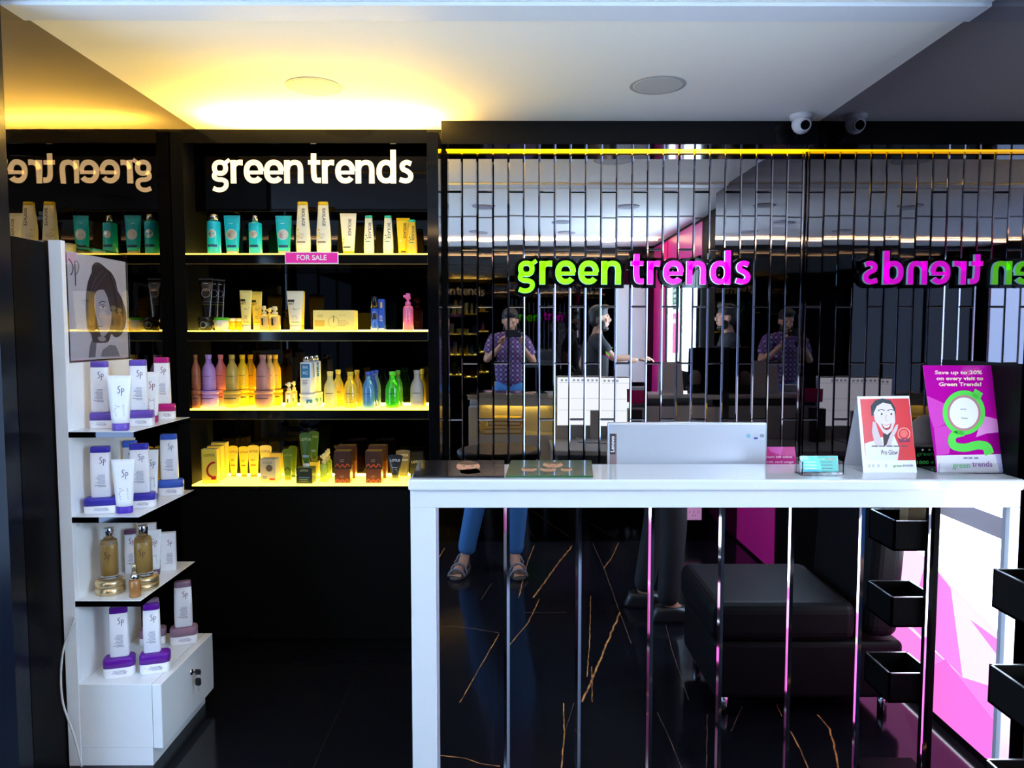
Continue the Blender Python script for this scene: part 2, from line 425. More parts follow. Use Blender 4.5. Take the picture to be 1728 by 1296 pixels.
acryl = mat('clear_acrylic', (1, 1, 1), .02, trans=1., ior=1.45)
chrome = mat('chrome', (.8, .8, .82), .12, metal=1.)
YEL = (1., .66, .12); LIME = (.32, 1., .0); MAG = (1., .0, .80)
led_y = mat('yellow_led_strip', (.2, .15, .05), .4, emit=(1., .50, .0), es=5.0)
# wavy black glass of the left wall
def wavy(m, sc, st):
    nt = m.node_tree; b = nt.nodes['Principled BSDF']; t = nt.nodes.new('ShaderNodeTexNoise'); t.inputs['Scale'].default_value = sc
    g = nt.nodes.new('ShaderNodeTexCoord'); nt.links.new(g.outputs['Object'], t.inputs['Vector'])
    k = nt.nodes.new('ShaderNodeBump'); k.inputs['Strength'].default_value = st; k.inputs['Distance'].default_value = .01
    nt.links.new(t.outputs['Fac'], k.inputs['Height']); nt.links.new(k.outputs['Normal'], b.inputs['Normal'])
wavy(darkglass, 3.5, .06); wavy(sideglass, 2.0, .008)
# floor: black polished stone in large tiles, gold veins inlaid in its surface
def marble():
    m = bpy.data.materials.new('black_polished_stone'); m.use_nodes = True; nt = m.node_tree; N = nt.nodes; b = N['Principled BSDF']; L = nt.links.new
    tc = N.new('ShaderNodeTexCoord')
    bk = N.new('ShaderNodeTexBrick'); bk.offset = 0; bk.inputs['Scale'].default_value = 1; bk.inputs['Brick Width'].default_value = .6; bk.inputs['Row Height'].default_value = .6; bk.inputs['Mortar Size'].default_value = .0012
    bk.inputs['Color1'].default_value = bk.inputs['Color2'].default_value = (.005, .005, .007, 1); bk.inputs['Mortar'].default_value = (.02, .018, .02, 1)
    mp = N.new('ShaderNodeMapping'); mp.inputs['Location'].default_value = (.06, .1, 0); L(tc.outputs['Object'], mp.inputs['Vector']); L(mp.outputs['Vector'], bk.inputs['Vector'])
    L(bk.outputs['Color'], b.inputs['Base Color']); b.inputs['Roughness'].default_value = .12; b.inputs['Specular IOR Level'].default_value = .3
    return m
def vein(name, c):
    m = mat(name, c, .3); nt = m.node_tree; N = nt.nodes; n = N.new('ShaderNodeTexNoise'); n.inputs['Scale'].default_value = 25; g = N.new('ShaderNodeTexCoord')
    nt.links.new(g.outputs['Object'], n.inputs['Vector']); r = N.new('ShaderNodeValToRGB'); r.color_ramp.elements[0].position = .4; r.color_ramp.elements[0].color = tuple(x*.25 for x in c)+(1,); r.color_ramp.elements[1].position = .6; r.color_ramp.elements[1].color = (*c, 1)
    nt.links.new(n.outputs['Fac'], r.inputs['Fac']); nt.links.new(r.outputs['Color'], N['Principled BSDF'].inputs['Base Color']); return m
m = MB(); m.bx(XP-.1, XO+.1, YR-.1, YW+.1, -.06, 0, marble())
v1 = vein('gold_vein', (.85, .36, .10)); v2 = vein('faint_vein', (.22, .13, .09))
CM = 2.0365
def fl6(x, y): p = PZ(680+x/2.842, 840+y/2.842, 0); return Vector((p.x, 2*CM-p.y))
def fl7(x, y): p = PZ(1200+x/2.843, 840+y/2.843, 0); return Vector((p.x, 2*CM-p.y))
rv = random.Random(5)
for fn_, P, w, mt in [(fl6, q, w, mt) for q, w, mt in (
   ([(200, 240), (170, 290)], .006, v1), ([(630, 230), (600, 300), (555, 480)], .006, v1), ([(812, 230), (740, 320), (625, 480)], .011, v1), ([(1035, 215), (1000, 290), (962, 340)], .006, v1),
   ([(910, 220), (965, 340), (1040, 550), (1095, 700)], .004, v2), ([(900, 470), (895, 700), (882, 860)], .005, v1), ([(1040, 550), (970, 720), (858, 980)], .011, v1), ([(425, 410), (375, 490)], .004, v2),
   ([(170, 615), (250, 618), (340, 628), (462, 648)], .005, v2), ([(460, 655), (400, 760), (272, 982)], .005, v1), ([(655, 485), (600, 600), (512, 705)], .005, v1), ([(580, 550), (680, 552), (785, 550)], .004, v2),
   ([(770, 985), (775, 1120), (760, 1296)], .006, v1), ([(820, 985), (775, 1130)], .003, v2), ([(905, 810), (908, 980)], .005, v1), ([(175, 1235), (300, 1250), (370, 1275), (465, 1288)], .006, v1),
   ([(1220, 1030), (1280, 1160), (1335, 1296)], .004, v2), ([(1245, 550), (1290, 730), (1370, 970)], .003, v2), ([(1460, 1040), (1455, 1296)], .004, v2))]+[(fl7, q, w, mt) for q, w, mt in (
   ([(380, 1120), (430, 1210), (465, 1296)], .006, v1), ([(510, 1040), (570, 1110), (600, 1230), (610, 1296)], .008, v1), ([(315, 990), (340, 1050)], .004, v1), ([(150, 1000), (95, 1120)], .004, v2))]:
    Q = [fn_(*p) for p in P]; D = []; w *= .75
    for a_, b_ in zip(Q, Q[1:]):
        n_ = max(2, int((b_-a_).length/.03)); dd = (b_-a_).normalized(); pn = Vector((-dd.y, dd.x))
        for i_ in range(n_): D.append(a_+(b_-a_)*i_/n_+(pn*rv.gauss(0, w*.22) if i_ else pn*0))
    D.append(Q[-1]); L_, R_ = offs(D, w)
    m.strip(L_, R_, lambda x, y, h: Vector((x, y, .0004)), mt)
struct(m.build('floor'))
# ceiling with shallow beams across the room
m = MB(); m.bx(XP-.1, XO+.1, YR-.1, YW+.1, H, H+.08, paint); struct(m.build('ceiling'))
m = MB(); m.bx(XP, XR+.18, 2.24, 2.35, H-.012, H-.0005, mat('beam_paint', (.80, .84, .92), .5), .002); struct(m.build('trim_1'))
m = MB(); m.bx(XP, XO-.002, .98, 1.02, H-.006, H-.0005, mat('dark_ceiling_strip', (.25, .23, .21), .6)); struct(m.build('trim_2'))  # narrow strip in a darker colour than the ceiling paint
m = MB(); m.bx(XP, XO-.002, 1.9, 2.205, H-.010, H-.0005, paint, .002); struct(m.build('trim_3'))
# walls
m = MB(); m.bx(XL-.02, XR+.15, YW, YW+.1, 0, H, blackm)
TW = .0741; x = -.302; zs0 = (2.132, 1.585, 1.038, .491, -.056); k = 0
rnd = random.Random(4)
while x < XR-.002:
    x1 = min(x+TW, XR-.001)
    sh = 0 if k % 2 == 0 else -.2735
    js = [2.325]+[z+sh for z in zs0 if z+sh < 2.3]
    if k % 2: js = [2.325]+[2.132-.2735]+[z-.2735 for z in zs0[1:]]
    for z1, z0 in zip(js, js[1:]):
        z0 = max(z0, .3)
        if z1 <= z0+.02: continue
        b = .0050; g = .0006; dp = .0022
        rx, rz = rnd.gauss(0, .0011), rnd.gauss(0, .0011); cx, cz = (x+x1)/2, (z0+z1)/2
        def pt(a, c, inner):
            y = YW-.004-(dp if inner else 0)+rx*(a-cx)+rz*(c-cz)
            return (a, y, c)
        o = [(x+g, z0+g), (x1-g, z0+g), (x1-g, z1-g), (x+g, z1-g)]
        i = [(x+g+b, z0+g+b), (x1-g-b, z0+g+b), (x1-g-b, z1-g-b), (x+g+b, z1-g-b)]
        m.face([pt(a, c, 1) for a, c in i], mirror)
        for q in range(4):
            a, c = o[q], o[(q+1) % 4]; d, e = i[(q+1) % 4], i[q]
            m.face([pt(*a, 0), pt(*c, 0), pt(*d, 1), pt(*e, 1)], bevelm)
    x += TW; k += 1
o = m.build('wall_back', recalc=False); struct(o)
m = MB(); m.bx(XR, XR+.12, 2.04, YW, 0, H, sideglass); m.bx(XR-.0015, XR+.01, 2.041, 2.42, 0, 1.37, mat('black_lower_panel_right', (.003, .003, .004), .3, spec=.05)); struct(m.build('wall_right'))
m = MB(); m.bx(XL-.12, XL, 2.24, YW, 0, H, darkglass); m.bx(XL-.01, XL+.002, 2.24, 2.405, 0, 1.745, mat('black_lower_panel', (.003, .003, .004), .3, spec=.05)); struct(m.build('wall_left'))
bluish = mat('dark_side_panel', (.006, .008, .014), .2, spec=.15)
m = MB(); m.bx(XP-.1, XL+.003, 2.17, 2.235, 0, H, bluish); struct(m.build('wall_left_return'))
m = MB(); m.bx(XP-.1, XP, YR, 2.2, 0, H, bluish); struct(m.build('wall_side_left'))
fill_glow = mat('added_window_fill_glow', (.7, .75, .8), .3, emit=(.40, .64, 1.), es=5.)
m = MB(); m.bx(XP-.02, XP+.006, -.9, 2.05, .35, 2.2, fill_glow); struct(m.build('added_fill_window'))  # added glowing panel, out of view, for blue fill light from the left
m = MB()
for y in (-.93, .06, 1.05, 2.05): m.bx(XP, XP+.03, y, y+.04, .3, 2.25, blackm)
m.bx(XP, XP+.03, -.93, 2.09, 2.2, 2.25, blackm); m.bx(XP, XP+.03, -.93, 2.09, .3, .35, blackm); struct(m.build('trim_7'))  # frame round the added fill panel
m = MB(); m.bx(XP-.1, XO+.1, YR-.1, YR, 0, H, mat('rear_black_glass', (.05, .05, .05), .02, metal=1.)); struct(m.build('wall_rear'))
# right outer wall: dark pier, magenta painted band, glazed opening
mag = mat('magenta_paint', (.80, .02, .30), .35, noise=.05)
m = MB(); m.bx(XO, XO+.1, YR, 2.04, 0, H, blackm)
m.bx(XO-.004, XO+.01, -.35, 1.0, 2.1, 2.4, mag); m.bx(XO-.004, XO+.01, YR, -.32, .02, 2.4, mag)
struct(m.build('wall_side_right'))
m = MB(); m.bx(XR+.001, XO+.1, 2.04, 2.1, 0, H, blackm); struct(m.build('wall_right_return'))
# glazing: daylight through frosted glass with vinyl
day = mat('daylit_frosted_glass', (.7, .75, .8), .3, emit=(.52, .76, 1.), es=21.)
day2 = mat('daylit_lower_glass', (.7, .75, .8), .3, emit=(.80, .90, 1.), es=10.)
pinkg = mat('pink_vinyl_on_glass', (.8, .1, .5), .3, emit=(1., .26, .74), es=1.7)
pinkd = mat('deep_pink_vinyl_on_glass', (.8, .05, .5), .3, emit=(1., .2, .68), es=1.6)
pinkl = mat('pale_pink_vinyl_on_glass', (.8, .4, .6), .3, emit=(1., .58, .90), es=2.2)
grey_refl = mat('painted_grey_reflection', (.3, .3, .35), .3, emit=(.26, .28, .36), es=1.)
teal = mat('green_vinyl_on_glass', (.0, .2, .12), .3, emit=(.0, .22, .13), es=1.2)
m = MB(); X = XO-.006
def yz(y, z, h=0): return Vector((X-.001-h, y, z))
m.bx(XO-.006, XO+.01, -.3, .95, 1.12, 2.08, day)
struct(m.build('window_1'))
fr = MB()
for y in (-.32, .34, .95): fr.bx(X-.02, X+.002, y, y+.03, 1.05, 2.12, blackm)
fr.bx(X-.02, X+.002, -.32, .98, 2.08, 2.12, blackm); fr.bx(X-.02, X+.002, -.32, .98, 1.08, 1.12, blackm)
struct(fr.build('trim_4'))
m = MB(); m.bx(XO-.006, XO+.01, .55, 2.03, .04, .93, day2)
m.poly([(.55, .46), (1.25, .61), (2.03, .40), (2.03, .04), (.55, .04)], yz, pinkl, .001)
m.poly([(1.30, .60), (1.46, .54), (1.55, .25), (1.20, .30)], yz, pinkg, .002)
m.poly([(.55, .42), (1.05, .30), (1.55, .25), (2.03, .38), (2.03, .04), (.55, .04)], yz, pinkg, .003)
m.poly([(1.58, .47), (2.03, .28), (2.03, .44)], yz, pinkg, .004)
m.poly([(1.45, .27), (2.03, .10), (2.03, .04), (1.15, .04)], yz, pinkd, .005)
m.poly([(.55, .79), (2.03, .79), (2.03, .86), (.55, .86)], yz, grey_refl, .002)  # grey band: reflection of furniture painted onto the glass
struct(m.build('window_2'))
# green and pink poster with mirrored writing on the upper window
p = empty('window_poster', (XO-.012, .12, 1.3), 0, 'green and pink notice strip stuck on the daylit window', 'poster')
m = MB(); fnp = lambda a, b, h=0: Vector((-.003-h, a, b))
g0 = mat('green_notice', (.0, .16, .09), .4, emit=(.0, .16, .09), es=1); w0 = mat('lit_white_paper', (.8, .8, .8), .5, emit=(.9, .95, 1), es=1.6)
m.bx(-.003, 0, -.16, .16, -.1, .75, w0); m.poly([(-.15, .40), (.15, .40), (.15, .74), (-.15, .74)], fnp, g0, .001)
m.poly([(-.15, -.02), (.15, -.02), (.15, .36), (-.15, .36)], fnp, mat('lit_pink_paper', (.8, .1, .3), .5, emit=(1., .22, .5), es=1.3), .001)
fx = lambda a, b, h=0: Vector((-.005-h, -a, b))
for i, (s, z, q) in enumerate((('M. ANCI', .69, .07), ('K.LOVE.', .62, .045), ('R. PU', .57, .045), ('ANNAPU', .52, .045), ('70 ST.', .47, .04), ('12345/4', .43, .03))): text(m, s, 0, z, q, fx, w0, width=.24 if i == 0 else .2)
text(m, 'trends', 0, .29, .08, fx, w0, width=.24)
m.build('paper', p)
# pale frosted door panel in the rear wall
m = MB(); m.bx(1.16, 1.52, YR-.01, YR+.004, .96, 2.0, mat('pale_frosted_panel', (.4, .45, .5), .3, emit=(.55, .62, .75), es=.35))
struct(m.build('window_3'))
m = MB()
for a in (1.15, 1.33, 1.51): m.bx(a, a+.02, YR, YR+.02, .94, 2.02, blackm)
struct(m.build('trim_5'))
# valance over the mirror tiles with its light strip
m = MB(); m.bx(-.312, XR-.001, 3.45, 3.54, 2.319, H-.0005, black, .001); struct(m.build('trim_6'))
t = empty('led_strip_light', (.55, 3.575, 2.34), 0, 'yellow LED strip glowing under the black valance over the mirror tiles', 'strip light')
m = MB(); m.bx(-.85, .866, -.012, .012, -.020, .012, led_y, .002); m.build('diffuser', t)
m = MB(); m.bx(-.85, .866, -.012, .02, .012, .018, blackm); m.build('channel', t)
# ------------------------------------------------------------------ lights of the room
def area(name, loc, rot, sx, sy, col, w):
    l = bpy.data.lights.new(name, 'AREA'); l.shape = 'RECTANGLE'; l.size = sx; l.size_y = sy; l.color = col; l.energy = w
    o = bpy.data.objects.new(name, l); COL.objects.link(o); o.location = loc; o.rotation_euler = rot; return o
# linear light recessed in the ceiling behind the camera
t = empty('linear_ceiling_light', (-.4, -.35, H-.001), 0, 'thin warm line of light just under the ceiling over the photographer', 'ceiling light')
m = MB(); m.bx(-1.9, 1.9, -.014, .014, -.024, -.012, mat('warm_linear_led', (.9, .8, .6), .4, emit=(1., .62, .28), es=26.)); m.build('diffuser', t)
m = MB()
for x in (-1.8, -.6, .6, 1.8): m.bx(x-.01, x+.01, -.01, .01, -.012, 0, chrome)
m.build('hanger', t)
# ------------------------------------------------------------------ display niche
NX0, NX1 = PY(315, 500, NF).x, PY(722, 500, NF).x; NX2 = PY(741, 500, NF).x
ztop = PY(500, 222, NF).z
n = empty('display_niche_unit', ((NX0+NX1)/2, NF, 0), 0, 'black glossy wall cabinet with four lit shelves of hair products', 'display cabinet')
ox, oy = n.location.x, n.location.y
def nb(name, x0, x1, y0, y1, z0, z1, mt, bev=.001, par=None):
    q = MB(); q.bx(x0-ox, x1-ox, y0-oy, y1-oy, z0, z1, mt, bev); return q.build(name, par or n)
zS = [PY(500, v, NF).z for v in (427.5, 557.5, 690, 818)]     # shelf top fronts
nb('side_panel', XL+.002, NX0, NF, YW-.01, 0, ztop, blackm); nb('side_panel', NX1, NX2, NF, YW-.01, 0, ztop, black)
YSN = 3.43; zseam = PY(500, 357, YSN).z
nb('back_panel', NX0, NX1, NB, YW-.01, zS[3]-.05, zseam-.002, nicheglass, 0)
nb('sign_panel', NX0, NX1, YSN, NB, zseam, ztop-.02, nicheglass, .001)
nb('top_board', NX0, NX1, NF+.14, YW-.01, ztop-.02, ztop, black)
nb('base_cabinet', NX0, NX1, NF+.004, NB, .06, zS[3]-.024, blackm); nb('plinth', NX0, NX1, NF+.03, NB, 0, .06, blackm)
glowc = (1., .52, .03)
for i, z in enumerate(zS):
    sh = nb('shelf', NX0, NX1, NF, NB-.007, z-(.046 if i < 3 else .02), z-.006, black, .0005)
    es = (2.2, 2.2, 4.2, 3.4)[i]
    g = nb('lit_glass_top', NX0, NX1, NF-.001, NB-.008, z-.0055, z, mat('lit_shelf_glass_%d' % (i > 1), (.9, .7, .3), .12, emit=(1., .73, .05), es=es), 0, sh)
    s_ = MB()
    for q in range(1 if i < 2 else 1):
        s_.bx(NX0-ox+.01, NX1-ox-.01, .232, .2425, z-.001, z+.0035, mat('shelf_led_line_%d' % i, (1, .9, .7), .3, emit=(1., .78, .14), es=(34, 34, 60, 60)[i]))
    s_.build('led_line', sh)
    if i in (0, 1, 2):   # thin gold trim under each shelf front
        nb('trim_line', NX0, NX1, NF-.002, NF+.001, z-.0475, z-.046, mat('gold_trim', (.45, .33, .12), .3, metal=1.), 0, sh)
# cove light on the top of the niche
m = MB(); m.bx(NX0-ox+.12, NX1-ox-.02, .09, .115, ztop+.0, ztop+.012, mat('cove_led', (1, .8, .4), .4, emit=(1., .60, .09), es=480.)); m.build('cove_led_strip', n)
nb('cove_lip', NX0, NX1, NF, NF+.012, ztop-.05, ztop+.010, black)
nb('cove_floor', NX0, NX1, NF+.012, NF+.14, ztop-.02, ztop-.002, black)
# lit lettering cut into the top panel
warm = mat('warm_lit_letters', (1, .8, .5), .4, emit=(1., .72, .40), es=1.15)
t = empty('lit_sign', ((NX0+NX1)/2, YSN, 0), 0, 'warm white backlit lettering over the lit product shelves', 'sign')
P0 = PY(357, 309.5, YSN-.002); P1 = PY(694.5, 309.5, YSN-.002); z1 = PY(500, 269.5, YSN-.002).z
sc = (z1-P0.z); tot = sum(LET[c][0] for c in 'green trends'); sx = (P1.x-P0.x)/(tot-.1)
def fs(x, z, h=0): return Vector((x-t.location.x, -.0015-h, z))
xx = P0.x
for i, c in enumerate('green trends'):
    if c != ' ':
        m = MB(); word(m, c, xx, P0.z, sx, sc, fs, warm, .0015); m.build('letter', t)
    xx += LET[c][0]*sx
# FOR SALE plate
a, b = PY(480.5, 425, NF-.006), PY(571, 445, NF-.006)
t = empty('for_sale_plate', ((a.x+b.x)/2, NF-.0012, b.z), 0, 'small magenta FOR SALE plate with white border on the top shelf edge', 'sign')
W, hh = b.x-a.x, a.z-b.z; m = MB(); m.bx(-W/2, W/2, -.003, 0, 0, hh, pm('f4e8f4', .3))
ff = lambda x, z, h=0: Vector((x, -.0032-h, z))
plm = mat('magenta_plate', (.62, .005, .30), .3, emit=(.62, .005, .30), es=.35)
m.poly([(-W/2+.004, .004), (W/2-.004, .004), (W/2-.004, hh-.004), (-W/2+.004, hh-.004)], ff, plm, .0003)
text(m, 'FOR SALE', 0, hh*.5, hh*.62, ff, pm('ffffff', .4), h=.001, bold=.02, width=W*.56)
m.build('plate', t)
# ------------------------------------------------------------------ green and magenta sign on the tile wall
YS = 3.56
P0 = PY(873, 480, YS); P1 = PY(1266, 480, YS); zt = PY(1000, 440, YS).z; sc = zt-P0.z
tr = .10; tot = sum(LET[c][0]+tr for c in 'green trends'); sx = (P1.x-P0.x)/(tot-tr)
t = empty('neon_sign', ((P0.x+P1.x)/2, YS+.02, P0.z), 0, 'glowing green and magenta lettered sign with black outline on the mirror tiles', 'sign')
def f2(x, z, h=0): return Vector((x-t.location.x, -.012-h, z-t.location.z))
m = MB(); word(m, 'green trends', P0.x, P0.z, sx, sc, lambda x, z, h=0: Vector((x-t.location.x, .012-h, z-t.location.z)), black, .02, black, grow=.145, track=tr)
m.build('backing', t)
lg = mat('green_lit_face', (.2, .8, 0), .3, emit=(.15, 1., .0), es=1.4); lm = mat('magenta_lit_face', (.8, 0, .6), .3, emit=(.95, .0, .84), es=2.0)
ls = mat('cyan_white_lit_edge', (.5, .8, 1), .3, emit=(.35, .85, 1.), es=1.0)
xx = P0.x
for i, c in enumerate('green trends'):
    if c != ' ':
        m = MB(); word(m, c, xx, P0.z, sx, sc, f2, lg if i < 5 else lm, .016, ls)
        m.build('green_letter' if i < 5 else 'magenta_letter', t)
    xx += (LET[c][0]+tr)*sx
# ------------------------------------------------------------------ ceiling fittings
for i, (u, v, col, lab) in enumerate(((530, 146, '#e8d2a0', 'round ceiling cover in the warm lit ceiling over the product niche'), (1110, 144, '#c8ccd4', 'round ceiling cover in the blue-white ceiling over the green part of the neon sign'))):
    c = PZ(u, v, H); t = empty('ceiling_speaker', c, 0, lab, 'ceiling speaker', None)
    m = MB(); m.loft([(-.0018, .108, .108, 2), (0, .110, .110, 2)], mat('cover_rim', (.42, .41, .39), .6), 48); m.build('rim', t)
    m = MB(); m.loft([(-.0026, .094, .094, 2), (-.0016, .097, .097, 2)], mat('speaker_grille', (.60, .59, .56), .7), 48); m.build('grille', t)
rr = random.Random(3)
for i, (x, y) in enumerate(((.45, .7), (-.3, .1), (.55, .05), (-.2, 1.5), (.9, 1.5))):
    t = empty('ceiling_speaker', (x, y, H), 0, ('round white ceiling fitting above the salon sofa', 'round white ceiling fitting nearest the photographer', 'round white ceiling fitting above the employee', 'round white ceiling fitting in front of the niche side of the counter', 'round white ceiling fitting in front of the monitor end of the counter')[i], 'ceiling light')
    m = MB(); m.loft([(-.008, .085, .085, 2), (0, .09, .09, 2)], mat('fitting_rim', (.35, .35, .4), .5), 32); m.build('rim', t)
    m = MB(); m.loft([(-.0095, .07, .07, 2), (-.0075, .075, .075, 2)], mat('fitting_glass', (.5, .5, .55), .3), 32); m.build('glass', t)
# CCTV dome
c = PY(1352, 207, 3.36); t = empty('security_camera', (c.x, c.y, H), 0, 'white turret security camera on the ceiling by the black valance', 'security camera')
wp = pm('d8d8de', .35); m = MB(); m.loft([(-.022, .045, .045, 2), (-.004, .05, .05, 2), (0, .05, .05, 2)], wp, 32); m.build('base', t)
m = MB(); m.merge(sphere_bm((0, -.004, -.042), (.042, .042, .042)), wp, smooth=True); o = m.build('ball', t)
m = MB(); Mx = Matrix.Translation((0, -.03, -.052)) @ Matrix.Rotation(PI/2+.25, 4, 'X'); m.loft([(-.002, .026, .026, 2), (.016, .026, .026, 2), (.018, .023, .023, 2)], wp, 28, Mx); m.loft([(.017, .021, .021, 2), (.0195, .02, .02, 2)], black, 24, Mx); m.build('lens', t)
# ------------------------------------------------------------------ reception counter
CY = 2.02; ZT = 1.054
cl, cr_ = PY(692, 815, CY).x, XR-.002
t = empty('reception_counter', ((cl+cr_)/2, CY, 0), 0, 'white reception counter with smoked mirror strips on its front', 'counter'); ox, oy = t.location.x, CY
def cb(name, x0, x1, y0, y1, z0, z1, mt, bev=.003, seg=3, par=None):
    q = MB(); q.bx(x0-ox, x1-ox, y0-oy, y1-oy, z0, z1, mt, bev, seg); return q.build(name, par or t)
zl = PY(1000, 828, CY-.012).z; zb = PY(1000, 857, CY).z
xl = PY(735, 900, CY).x; xr = PY(1703, 900, CY).x
cb('worktop', cl-.004, cr_, CY-.014, 2.255, zl, ZT, white, .006, 4)
cb('top_rail', cl, cr_, CY, CY+.03, zb, zl, white, .002)
cb('left_post', cl, xl, CY, CY+.21, 0, zb, white, .002)
cb('right_post', xr, cr_, CY, CY+.21, 0, zb, white, .002)
cb('plinth', xl, xr, CY+.01, CY+.21, 0, .1, white)
cb('back_body', xl+.5, xr, CY+.03, CY+.22, .1, zb, white)
cb('cubby_floor', xl, xl+.5, CY+.03, CY+.22, .10, .78, white, .001); cb('cubby_back', xl, xl+.5, CY+.026, CY+.034, .78, zb, white, .0005)
cb('cubby_roof', xl, xl+.5, CY+.034, CY+.22, zb+.001, zl-.0005, white, .0005)
yl_ = MB(); yl_.bx(xl+.03-ox, xl+.47-ox, .05, .06, zb-.004, zb, mat('cubby_led', (1, .8, .4), .4, emit=(1., .62, .08), es=14.)); yl_.build('cubby_light', t)
edges = [735, 855, 977, 1100, 1219, 1337, 1456, 1574, 1703]
for a, b in zip(edges, edges[1:]):
    x0, x1 = PY(a, 1000, CY).x-ox+.0004, PY(b, 1000, CY).x-ox-.0004
    m = MB(); bw = .008; y0 = .020; y1 = .0165; z0, z1 = .1005, zb-.001
    m.face([(x0+bw, y1, z0), (x1-bw, y1, z0), (x1-bw, y1, z1), (x0+bw, y1, z1)], cmirror)
    cbev = mat('counter_mirror_bevel', (.5, .48, .56), .06, metal=1.)
    m.face([(x0, y0, z0), (x0+bw, y1, z0), (x0+bw, y1, z1), (x0, y0, z1)], cbev)
    m.face([(x1-bw, y1, z0), (x1, y0, z0), (x1, y0, z1), (x1-bw, y1, z1)], cbev)
    m.face([(x0, y0+.004, z0), (x1, y0+.004, z0), (x1, y0+.004, z1), (x0, y0+.004, z1)], blackm)
    m.build('mirror_strip', t, recalc=False)
# staff desk behind the counter
d = empty('staff_desk', (.82, 2.5, 0), 0, 'low white staff desk behind the counter', 'desk')
m = MB(); m.bx(-.56, .585, -.255, .26, .72, .75, white, .003); m.build('desktop', d)
for x in (-.54, .565):
    m = MB(); m.bx(x-.015, x+.015, -.25, .24, 0, .72, white, .002); m.build('leg_panel', d)
# books and paper roll in the cubby
for i, (w, h, c, lab) in enumerate(((.26, .035, '#c9a04a', 'thick tan ledger at the bottom of the counter cubby'), (.24, .02, '#e0c070', 'yellow notebook on the tan ledger in the cubby'), (.22, .03, '#b8803a', 'brown file on the yellow notebook in the cubby'), (.17, .02, '#ecd890', 'pale yellow pad on top of the cubby stack'))):
    z = (.782, .8172, .8374, .8676)[i]
    put('book', 'book%d' % i, lambda: b_box(w, h, .15, pm(c, .7), [('r', -.48, .48, .2, .8, pm('f2e6c0', .8))]), (-.05+.01*i, CY+.13, z), PI+.05*i, lab, 'book', 'books in the counter cubby')
# monitor (seen from behind) on its stand
YM = 2.30; a, b = PY(1026, 713, YM), PY(1294, 787, YM)
cx = (a.x+b.x)/2; W = b.x-a.x; Hm = a.z-.84
t = empty('computer_monitor', (cx, YM, .75), 0, 'silver grey all-in-one computer seen from behind on the staff desk', 'computer')
sil = mat('silver_grey_plastic', (.52, .54, .60), .28, metal=.3)
m = MB(); m.bx(-W/2, W/2, 0, .022, .09, .09+Hm, sil, .006, 3)
fm = lambda x, z, h=0: Vector((x, -.0004-h, z))
m.poly([(-W/2+.006, .1), (-W/2+.028, .1), (-W/2+.028, Hm+.055), (-W/2+.006, Hm+.055)], fm, pm('8a7474', .4), .0002)
zt_ = a.z-.75
m.poly([(-W/2+.006, zt_-.10), (-W/2+.024, zt_-.10), (-W/2+.024, zt_-.035), (-W/2+.006, zt_-.035)], fm, pm('3a2f30', .4), .0006)
text(m, 'Lenovo', -W/2+.015, zt_-.068, .017, fm, pm('e8e8ee', .4), .0012, rot=PI/2, bold=.02)
m.poly([(W/2-.028, zt_-.055), (W/2-.008, zt_-.055), (W/2-.008, zt_-.03), (W/2-.028, zt_-.03)], fm, pm('c4c8d6', .5), .0006)
text(m, '88', W/2-.018, zt_-.042, .014, fm, pm('555a66', .5), .001)
m.poly([(W/2-.043, zt_-.052), (W/2-.031, zt_-.052), (W/2-.031, zt_-.047), (W/2-.043, zt_-.047)], fm, pm('1838a0', .5), .0006)
m.poly(ell(W/2-.06, zt_-.042, .007, .007), fm, pm('7fb0c0', .4), .0006)
m.build('housing', t)
m = MB(); scr = mat('lit_screen', (.1, .1, .1), .2, emit=(.86, .93, 1.), es=1.3); gs = mat('screen_grey', (.1, .1, .1), .3, emit=(.35, .45, .55), es=.8)
m.bx(-W/2+.008, W/2-.008, .022, .024, .10, .08+Hm, scr)
fb = lambda x, z, h=0: Vector((x, .0245+h, z))
for i in range(14): m.poly([(-W/2+.03+i*.028, Hm+.055), (-W/2+.045+i*.028, Hm+.055), (-W/2+.045+i*.028, Hm+.068), (-W/2+.03+i*.028, Hm+.068)], fb, gs, 0)
for z in (Hm+.045, Hm-.06, .2): m.poly([(-W/2+.02, z), (W/2-.02, z), (W/2-.02, z+.002), (-W/2+.02, z+.002)], fb, gs, 0)
m.build('screen', t)
m = MB(); m.bx(-.03, .03, .024, .035, .01, .2, sil, .003); m.bx(-.12, .12, -.02, .16, 0, .01, sil, .003); m.build('stand', t)
# office chair behind the counter
t = empty('office_chair', (.76, 2.98, 0), 0, 'black office chair behind the silver computer', 'chair'); lea = mat('black_leather', (.006, .0055, .006), .5, spec=.12)
m = MB(); m.bx(-.22, .22, -.2, .22, .46, .54, lea, .03, 4); m.build('seat', t)
m = MB(); m.box((0, .22, .76), (.38, .06, .42), lea, .03, 4); m.build('backrest', t)
m = MB(); m.tube([(0, 0, .08), (0, 0, .46)], .025, chrome); m.build('column', t)
for k in range(5):
    a = 2*PI*k/5; m = MB(); m.tube([(0, 0, .1), (.14*math.cos(a), .14*math.sin(a), .08), (.26*math.cos(a), .26*math.sin(a), .05)], [.02, .016, .012], blackm)
    m.merge(sphere_bm((.26*math.cos(a), .26*math.sin(a), .026), (.026, .026, .026), seg=12), blackm); m.build('leg', t)
